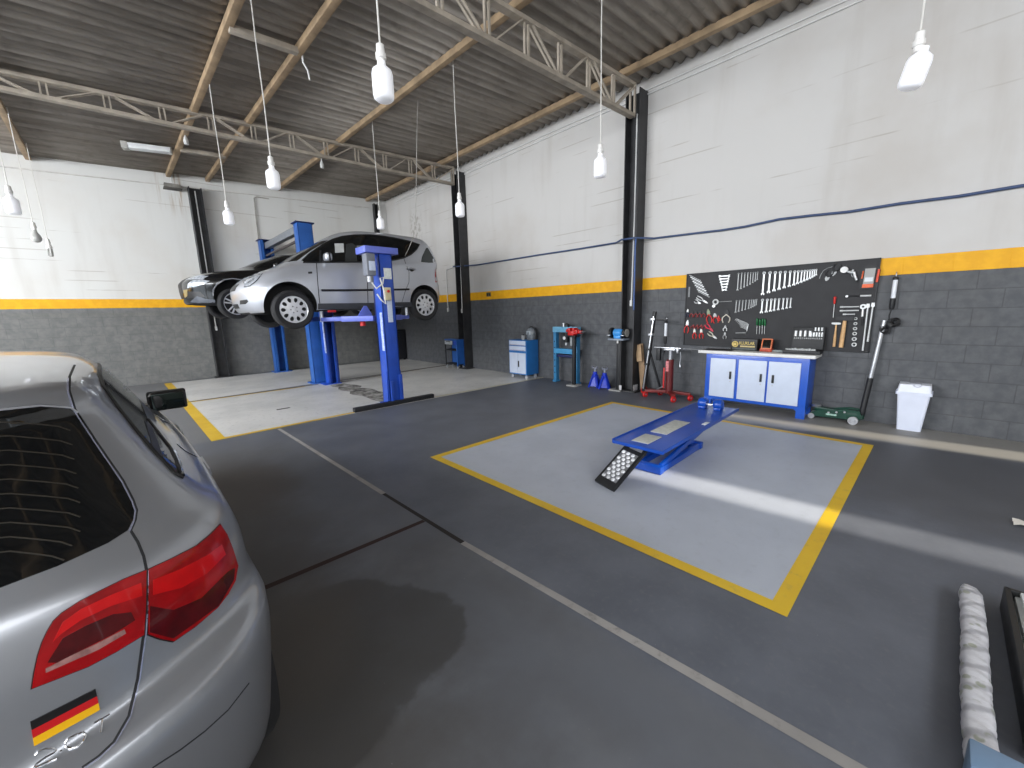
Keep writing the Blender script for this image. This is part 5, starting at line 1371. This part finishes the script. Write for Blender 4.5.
# hammers
T, L = along('hammer', 'small hammer with a slim wooden handle and steel head', 'hammer', (836.6, 323.4), (834.2, 346.6))
T.tube('handle', [(0, 0), (L*.3, 0), (L*.6, 0), (L, 0)], [.009, .010, .015, .016], MWOOD, .018, seg=10)
T.poly('head', [(-.012, -.045), (.006, -.047), (.014, -.015), (.014, .02), (.012, .045), (-.006, .048), (-.012, .02), (-.012, -.02)], MTOOL, .006, .026)
T, L = along('mallet', 'mallet with a thick wooden handle and black head', 'mallet', (845.4, 319), (841.2, 347.2))
T.tube('handle', [(0, 0), (L*.3, 0), (L*.6, 0), (L, 0)], [.018, .021, .024, .024], MWOOD, .024, seg=12)
T.poly('head', [(-.03, -.09), (.02, -.09), (.02, .09), (-.03, .09)], MDARK, 0, .048)
# column of big sockets
for i, (x, y) in enumerate(((855.8, 318.6), (855.6, 323.6), (855.2, 328.6), (854.8, 333.6), (854.4, 339), (854.2, 344.6))):
    r = .013+.0014*i
    T = Tool('socket', '%s chrome socket from the top in the column of six' % ORD[i], 'socket', (x, y), 0, 'column of six sockets')
    T.tube('body', ringpts(0, 0, r, 0, 2*PI, 18)[:-1], r*.42, MTOOL, .012, closed=True)
T = Tool('steel_rule', 'narrow steel rule hanging at the left edge of the board', 'rule', (689.2, 292)); T.poly('rule', [(-.012, -.08), (.012, -.08), (.012, .08), (-.012, .08)], mat('grey_rule', (112, 114, 116), .4), 0, .004)

# ---------------------------------------------------------------- on the worktop
ZT = .845
p = WX(743.5, 349, 6.50)
T = thing('product_case', 'black box with a yellow emblem and yellow lettering on the worktop', 'box', (6.50, p.y, ZT))
ya, yb = WX(731, 345, 6.44).y-p.y, WX(757, 347, 6.44).y-p.y
MB().box((0, (ya+yb)/2, .085), (.12, ya-yb, .165), .006).build('box', mat('black_carton', (26, 24, 22), .45), T)
MYL = mat('pale_gold_print', (206, 182, 104), .5, var=.1, scale=30)
MB().cyl((-.0605, ya-.055, .092), (-.0625, ya-.055, .092), .044, seg=28).build('emblem', MYL, T)
b = MB(); b.tube([(-.063, ya-.055+.026*math.cos(a), .092+.026*math.sin(a)) for a in [PI*.2+i*.28 for i in range(17)]], .005, 6); b.build('emblem_mark', mat('gold_dark', (120, 98, 44), .5), T)
me = text_mesh('KLUKLAR', .062, .002, .0012); me.materials.append(MYL)
o = link('lettering', me, T, 0); o.rotation_euler = (PI/2, 0, -PI/2); o.location = (-.0615, ya-.108, .088); xs_ = [v.co.x for v in me.vertices]; o.scale = ((abs(ya-yb)-.14)/max(xs_), 1, 1)
MB().box((-.0615, (ya+yb)/2-.05, .062), (.002, abs(ya-yb)-.15, .022), .0005).build('printed_bar', mat('print_cream', (196, 178, 124), .5, var=.2, scale=50), T)
MB().box((-.061, (ya+yb)/2, .025), (.002, abs(ya-yb)-.04, .03), .0005).build('lower_print', mat('print_grey', (70, 76, 76), .5, var=.3, scale=40), T)
p = WX(766.5, 347, 6.48)
T = thing('instrument', 'orange-framed test instrument tilted back on the worktop', 'instrument', (6.47, p.y, ZT))
R = Matrix.Rotation(.35, 3, 'Y')
MB().box((.02, 0, .02), (.10, .15, .04), .01).build('base', mat('dark_orange', (176, 62, 28), .45), T)
b = MB().box((.03, 0, .10), (.035, .135, .15), .012, R); b.build('body', mat('dark_orange', (176, 62, 28), .45), T)
b = MB()
for yy, zz, w_, h_ in ((0, .068, .12, .014), (0, -.068, .12, .014), (.058, 0, .014, .15), (-.058, 0, .014, .15)): b.box((-.02, yy, zz), (.012, w_, h_), .004)
b.xf(Matrix.Translation((.03, 0, .10)) @ R.to_4x4()).build('front_frame', mat('light_orange', (226, 128, 84), .4), T)
b = MB().box((-.017, 0, 0), (.006, .1, .12), .002); b.xf(Matrix.Translation((.03, 0, .10)) @ R.to_4x4()).build('screen', mat('dark_screen', (30, 28, 26), .15), T)
# open socket set
yl_, yr2 = WX(792, 340, 6.56).y, WX(824, 340, 6.56).y; cy2 = (yl_+yr2)/2; hw2 = abs(yl_-yr2)/2
T = thing('socket_set', 'open black case full of chrome sockets at the right end of the worktop', 'tool case', (6.5, cy2, ZT))
MB().box((-.06, .02, .022), (.22, hw2*2+.06, .044), .008).build('case_tray', mat('case_black', (22, 23, 26), .5), T)
LT = Matrix.Rotation(.16, 4, 'Y'); LO = Matrix.Translation((.06, 0, .045)) @ LT
MB().box((.0, 0, .15), (.04, hw2*2, .30), .01).xf(LO).build('case_lid', mat('case_black', (22, 23, 26), .5), T)
b = MB(); c2 = MB()
for k in range(4): b.cyl((-.02, hw2*.8-k*hw2*.3, .17), (-.024, hw2*.8-k*hw2*.3, .245), .017, seg=12)
for k in range(5): b.cyl((-.02, -hw2*.18-k*hw2*.165, .17), (-.024, -hw2*.18-k*hw2*.165, .225), .012, seg=12)
for k in range(3): b.cyl((-.02, -hw2*.4-k*hw2*.2, .245), (-.024, -hw2*.4-k*hw2*.2, .29), .012, seg=12)
for k in range(14): c2.cyl((-.022, hw2*.84-k*hw2*1.68/13, .135), (-.022, hw2*.84-k*hw2*1.68/13, .155), .009, seg=10)
b.xf(LO).build('large_sockets', MTOOL, T); c2.xf(LO).build('bit_row', MTOOLD, T)
MB().box((-.022, .02, .27), (.004, .14, .03), .002).xf(LO).build('dark_label', MDARK, T)
b = MB()
for k in range(11): b.cyl((-.1, hw2*.85-k*hw2*1.5/10, .044), (-.1, hw2*.85-k*hw2*1.5/10, .06+.006*(k % 3)), .013, seg=10)
b.build('tray_sockets', MTOOL, T)
MB().tube([(-.05, hw2*.9, .055), (-.05, -hw2*.6, .055)], .009, 8).build('extension', MTOOL, T)
p = WX(788, 349, 6.44)
T = thing('drill_chuck', 'small grey cone-shaped part lying left of the socket set', 'part', (6.43, p.y, ZT))
MB().lathe([(0, 0), (.012, .0), (.028, .05), (.028, .06), (0, .06)], seg=16).build('cone', MTOOL, T)
T = thing('metal_strip', 'thin steel strip lying at the back edge of the worktop', 'strip', (6.5, WX(778, 349, 6.5).y, ZT))
MB().box((0, 0, .012), (.04, .28, .024), .004).build('strip', mat('greenish_grey', (130, 140, 138), .4, var=.2, scale=20), T)

# ---------------------------------------------------------------- right of the board
q = WX(893, 299, W-.04)
t = worklight((W-.05, q.y, 1.53), 'white tube work light hanging on the wall right of the tool board')
cp = [WX(x, y, W-.03) for x, y in ((893.5, 304), (892, 312), (893, 317))]
o = Vector((W-.05, q.y, 1.53))
MB().tube([(0, 0, -.13), (.0, .012, -.2), (.01, .01, -.26)], .006, 6).build('cable', MDARK, t)
T = thing('cable_coil', 'black cable bundled and hung on the wall below the work light', 'cable', tuple(WX(890, 326, W-.03)))
b = MB()
for k in range(6):
    A1 = .10+.006*(k % 3)-.003*k; B1 = .026+.008*(k % 4); pts = []
    for i in range(32):
        a = 2*PI*i/32; e = A1*math.cos(a); g = B1*math.sin(2*a)*(1 if k % 2 else .8)
        pts.append((-.007*k-.006*math.sin(a), -(e*.62+g*.78), e*.78-g*.62))
    b.tube(pts, .0095, 6, True)
b.build('loops', mat('black_cable', (22, 22, 24), .5), T)
MB().lathe([(.03, -.02), (.045, -.02), (.045, .02), (.03, .02)], (-.02, 0, .01), (0, .7, .7), 16, close=True).build('tie', mat('black_tie', (16, 16, 18), .5), T)
MB().tube([(-.0, .04, -.06), (-.01, .085, -.11), (-.01, .07, -.14)], .012, 8).build('plug', MATS['black_cable'], T)
# green trolley jack with a long upright handle
JY0, JY1 = 1.13, .60
T = thing('trolley_jack', 'dark green trolley jack with a long handle leaning on the wall', 'jack', (6.50, .828, 0))
MGJ = mat('dark_green_paint', (10, 62, 48), .35, var=.1)
for s in (-1, 1):
    pr = [(.26, .035), (.26, .075), (.18, .115), (.02, .14), (-.12, .17), (-.24, .165), (-.26, .10), (-.25, .05), (-.1, .045), (.1, .04)]
    b = MB().prism(pr, (s*.10-(.006 if s > 0 else -.006), 0, 0), (0, 1, 0), (0, 0, 1), -.012*s if s < 0 else .012); b.build('side_plate', MGJ, T)
MB().box((0, -.17, .10), (.19, .13, .10), .02).build('rear_block', MGJ, T)
MB().bar((0, -.05, .11), (0, .22, .13), .09, .05, (0, 0, 1), .008).build('lift_arm', MGJ, T)
MB().lathe([(0, 0), (.05, 0), (.055, .02), (.045, .03), (0, .026)], (0, .21, .145), (0, 0, 1), 18).build('saddle', MSTEEL, T)
for s in (-1, 1):
    o = MB().cyl((s*.12, -.19, .05), (s*.155, -.19, .05), .05, seg=20).build('rear_wheel', MCAST, T)
    MB().cyl((s*.156, -.19, .05), (s*.165, -.19, .05), .02, seg=12).build('wheel_nut', MSTEEL, o)
    MB().cyl((s*.06, .24, .035), (s*.11, .24, .035), .035, seg=18).build('front_roller', MCAST, T)
MB().box((-.113, .03, .085), (.002, .11, .022), .0005).build('printed_label', mat('jack_print', (160, 196, 182), .5, var=.4, scale=60), T)
for y, z in ((-.02, .125), (-.1, .14), (.06, .11)): MB().cyl((-.112, y, z), (-.12, y, z), .012, seg=12).build('bolt', MSTEEL, T)
h0 = Vector((.03, -.25, .10)); h1 = Vector((.13, -.335, 1.27))
MB().cyl(h0, h0.lerp(h1, .40), .03, seg=16).build('handle_grip', MDARK, T)
MB().cyl(h0.lerp(h1, .38), h1, .022, seg=16).build('handle_tube', mat('silver_tube', (188, 190, 194), .35, metal=.5), T)
MB().cyl(h0-(h1-h0).normalized()*.05, h0+(h1-h0).normalized()*.02, .03, seg=16).build('handle_socket', MGJ, T)
# white swing-lid bin
T = thing('waste_bin', 'white plastic bin with a swing lid standing by the wall', 'bin', (6.545, .145, 0))
MBIN = mat('white_bin_plastic', (222, 228, 244), .4, var=.02)
def tapered(b, z0_, z1_, a0, b0, a1, b1):
    b.box((0, 0, 0), (1, 1, 1), 0.)
def frustum(z0_, z1_, a0, b0, a1, b1, r=.02):
    b = MB(); rows = []
    for z, a, c in ((z0_, a0, b0), (z1_, a1, b1)):
        pts = []
        for sx, sy_ in ((1, 1), (-1, 1), (-1, -1), (1, -1)):
            for k in range(5):
                an = {(1, 1): 0, (-1, 1): PI/2, (-1, -1): PI, (1, -1): 3*PI/2}[(sx, sy_)]+k*PI/8
                pts.append((sx*(a/2-r)+r*math.cos(an), sy_*(c/2-r)+r*math.sin(an), z))
        rows.append([b.bm.verts.new(p) for p in pts])
    n = len(rows[0])
    for i in range(n): b.bm.faces.new((rows[0][i], rows[0][(i+1) % n], rows[1][(i+1) % n], rows[1][i]))
    b.bm.faces.new(rows[0][::-1]); b.bm.faces.new(rows[1]); return b
frustum(0, .44, .17, .205, .21, .275).build('body', MBIN, T)
frustum(.425, .46, .235, .305, .235, .305).build('rim', MBIN, T)
frustum(.46, .545, .225, .285, .20, .265).build('lid', mat('white_bin_lid', (230, 234, 244), .35, var=.02), T)
MB().box((-.0, .0, .545), (.12, .10, .012), .004).build('flap', mat('bin_flap', (196, 200, 212), .4), T)
o = MB().tube([(-.11, .03*math.cos(a)-.02, .545+.02*math.sin(a)*-1) for a in [i*PI/10 for i in range(11)]], .006, 6).build('finger_grip', MATS['bin_flap'], T)

# ---------------------------------------------------------------- lower right corner
T = thing('wrapped_arm', 'long bar wrapped in printed white plastic lying near the lower right corner', 'wrapped bar', (1.85, -.24, 0))
def wrapm():
    t = NT('printed_wrap'); p = t.obj(); x, y, z = t.sep(p)
    n = t.noise(p, 22, 5, .6)
    sp = t.math('SINE', t.math('ADD', t.math('MULTIPLY', x, 52.), t.math('ADD', t.math('MULTIPLY', y, 30.), t.math('MULTIPLY', n, 2.))))
    c = t.mix(t.ramp(sp, .3, 1.), s2l((206, 206, 211)), s2l((166, 166, 172)))
    v = t.n.new('ShaderNodeTexVoronoi'); v.inputs['Scale'].default_value = 26; t.L(p, v.inputs['Vector'])
    m = t.math('MULTIPLY', t.ramp(v.outputs[0], .42, .26), t.ramp(t.noise(p, 9, 3), .44, .52))
    c = t.mix(t.math('MULTIPLY', m, .7), c, s2l((132, 138, 112)))
    t.set(**{'Base Color': c, 'Roughness': .35}); t.bump(n, .5, .01); return t.m
b = MB(); rows = []; random.seed(11); NX = 124; NS = 20; Lb = 1.17
for i in range(NX+1):
    x = -.12+i/NX*Lb; row = []
    for k in range(NS):
        a = 2*PI*k/NS; ca, sa = math.cos(a), math.sin(a)
        fold = .0032*abs(math.sin(i*.23+a*.5+.8*math.sin(i*.11)))+.0022*abs(math.sin(i*.61+a*.5))
        q = 1/max(abs(ca), abs(sa))**.55; r = .029*q+fold+random.uniform(-.0008, .0008)
        if i > NX-5: r *= 1-.06*(i-NX+5)
        row.append(b.bm.verts.new((x+.012*sa*0+.01*ca, r*1.22*ca+.004*math.sin(i*.05), .053+r*sa)))
    rows.append(row)
for p_, q_ in zip(rows, rows[1:]):
    for k in range(NS): b.bm.faces.new((p_[k], p_[(k+1) % NS], q_[(k+1) % NS], q_[k]))
b.bm.faces.new(rows[0][::-1]); b.bm.faces.new(rows[-1]); b.build('plastic_wrap', wrapm(), T, 60)
T = thing('machine_base', 'grey-blue steel base at the lower right corner under the wrapped bar', 'machine base', (1.35, -.48, 0))
MGB = mat('grey_blue_enamel', (116, 142, 170), .4, var=.05)
MB().box((.03, -.08, .05), (.72, .66, .10), .012).build('base_plate', MGB, T)
MB().box((.34, .22, .07), (.12, .12, .135), .01).build('bar_socket', MGB, T)
MB().box((.03, -.08, .013), (.76, .70, .026), .004).build('foot_plate', mat('dark_grey_plate', (56, 62, 70), .5), T)
T = thing('black_tray', 'black open tray holding white sheets at the right edge of the picture', 'tray', (2.43, -.655, 0))
b = MB(); b.box((0, 0, .01), (.98, .62, .02), .004)
for s in (-1, 1): b.box((0, s*.30, .06), (.98, .022, .12), .006); b.box((s*.48, 0, .06), (.022, .62, .12), .006)
b.build('tray', mat('black_tray_plastic', (18, 20, 20), .4), T)
for k in range(3):
    S = thing('white_sheet', ['bottom', 'middle', 'topmost'][k]+' white padded sheet lying in the black tray', 'sheet', (2.43, -.655, .05+.028*k), .004*k, 'white sheets in the tray')
    MB().box((.0, -.01*k, .01), (.925, .585-.012*k, .024), .008).build('sheet', mat('white_padding', (228, 232, 232), .5, var=.05, scale=20), S)
T = tag(MB().grid([[(4.16+.035*i-.06+.012*math.sin(j), -.56+.03*j, .006+.014*abs(math.sin(i*1.7+j))) for j in range(4)] for i in range(4)]).build('paper_scrap', mat('white_scrap', (226, 222, 214), .6)), 'crumpled white paper scrap on the floor at the right edge', 'paper')
# ================================================================ light
w = bpy.data.worlds.new('sky'); scene.world = w; w.use_nodes = True
bg = w.node_tree.nodes['Background']; bg.inputs[0].default_value = (.80, .90, 1., 1); bg.inputs[1].default_value = 1.6
def area(name, loc, aim, sx, sy, power, col):
    l = bpy.data.lights.new(name, 'AREA'); l.shape = 'RECTANGLE'; l.size = sx; l.size_y = sy; l.energy = power; l.color = col
    o = bpy.data.objects.new(name, l); COL.objects.link(o); o.location = loc
    o.rotation_euler = (Vector(aim)-Vector(loc)).to_track_quat('-Z', 'Y').to_euler(); return o
area('daylight_street_door', (-6.6, -.5, 3.9), (1.5, 2.5, 0), 7, 3., 700, (.93, .96, 1.))
area('daylight_side_door', (-6.6, 7.8, 3.9), (3.5, 8.5, 0), 7, 3., 1350, (.95, .97, 1.))
area('fill_front_wall', (.5, -4.5, 4.2), (2.2, 2.5, 0), 8, 2.4, 400, (.95, .97, 1.))  # added fill lamp inside the closed front wall, no door opening there
s = bpy.data.lights.new('sun', 'SUN'); s.energy = 5.5; s.angle = .02; s.color = (1., .92, .78)
so = bpy.data.objects.new('sun', s); COL.objects.link(so)
dirv = Vector((-.1, 1, -.62)); so.rotation_euler = dirv.to_track_quat('-Z', 'Y').to_euler()
scene.view_settings.view_transform = 'Standard'
scene.view_settings.look = 'None'
scene.view_settings.exposure = 0.
scene.cycles.use_denoising = True
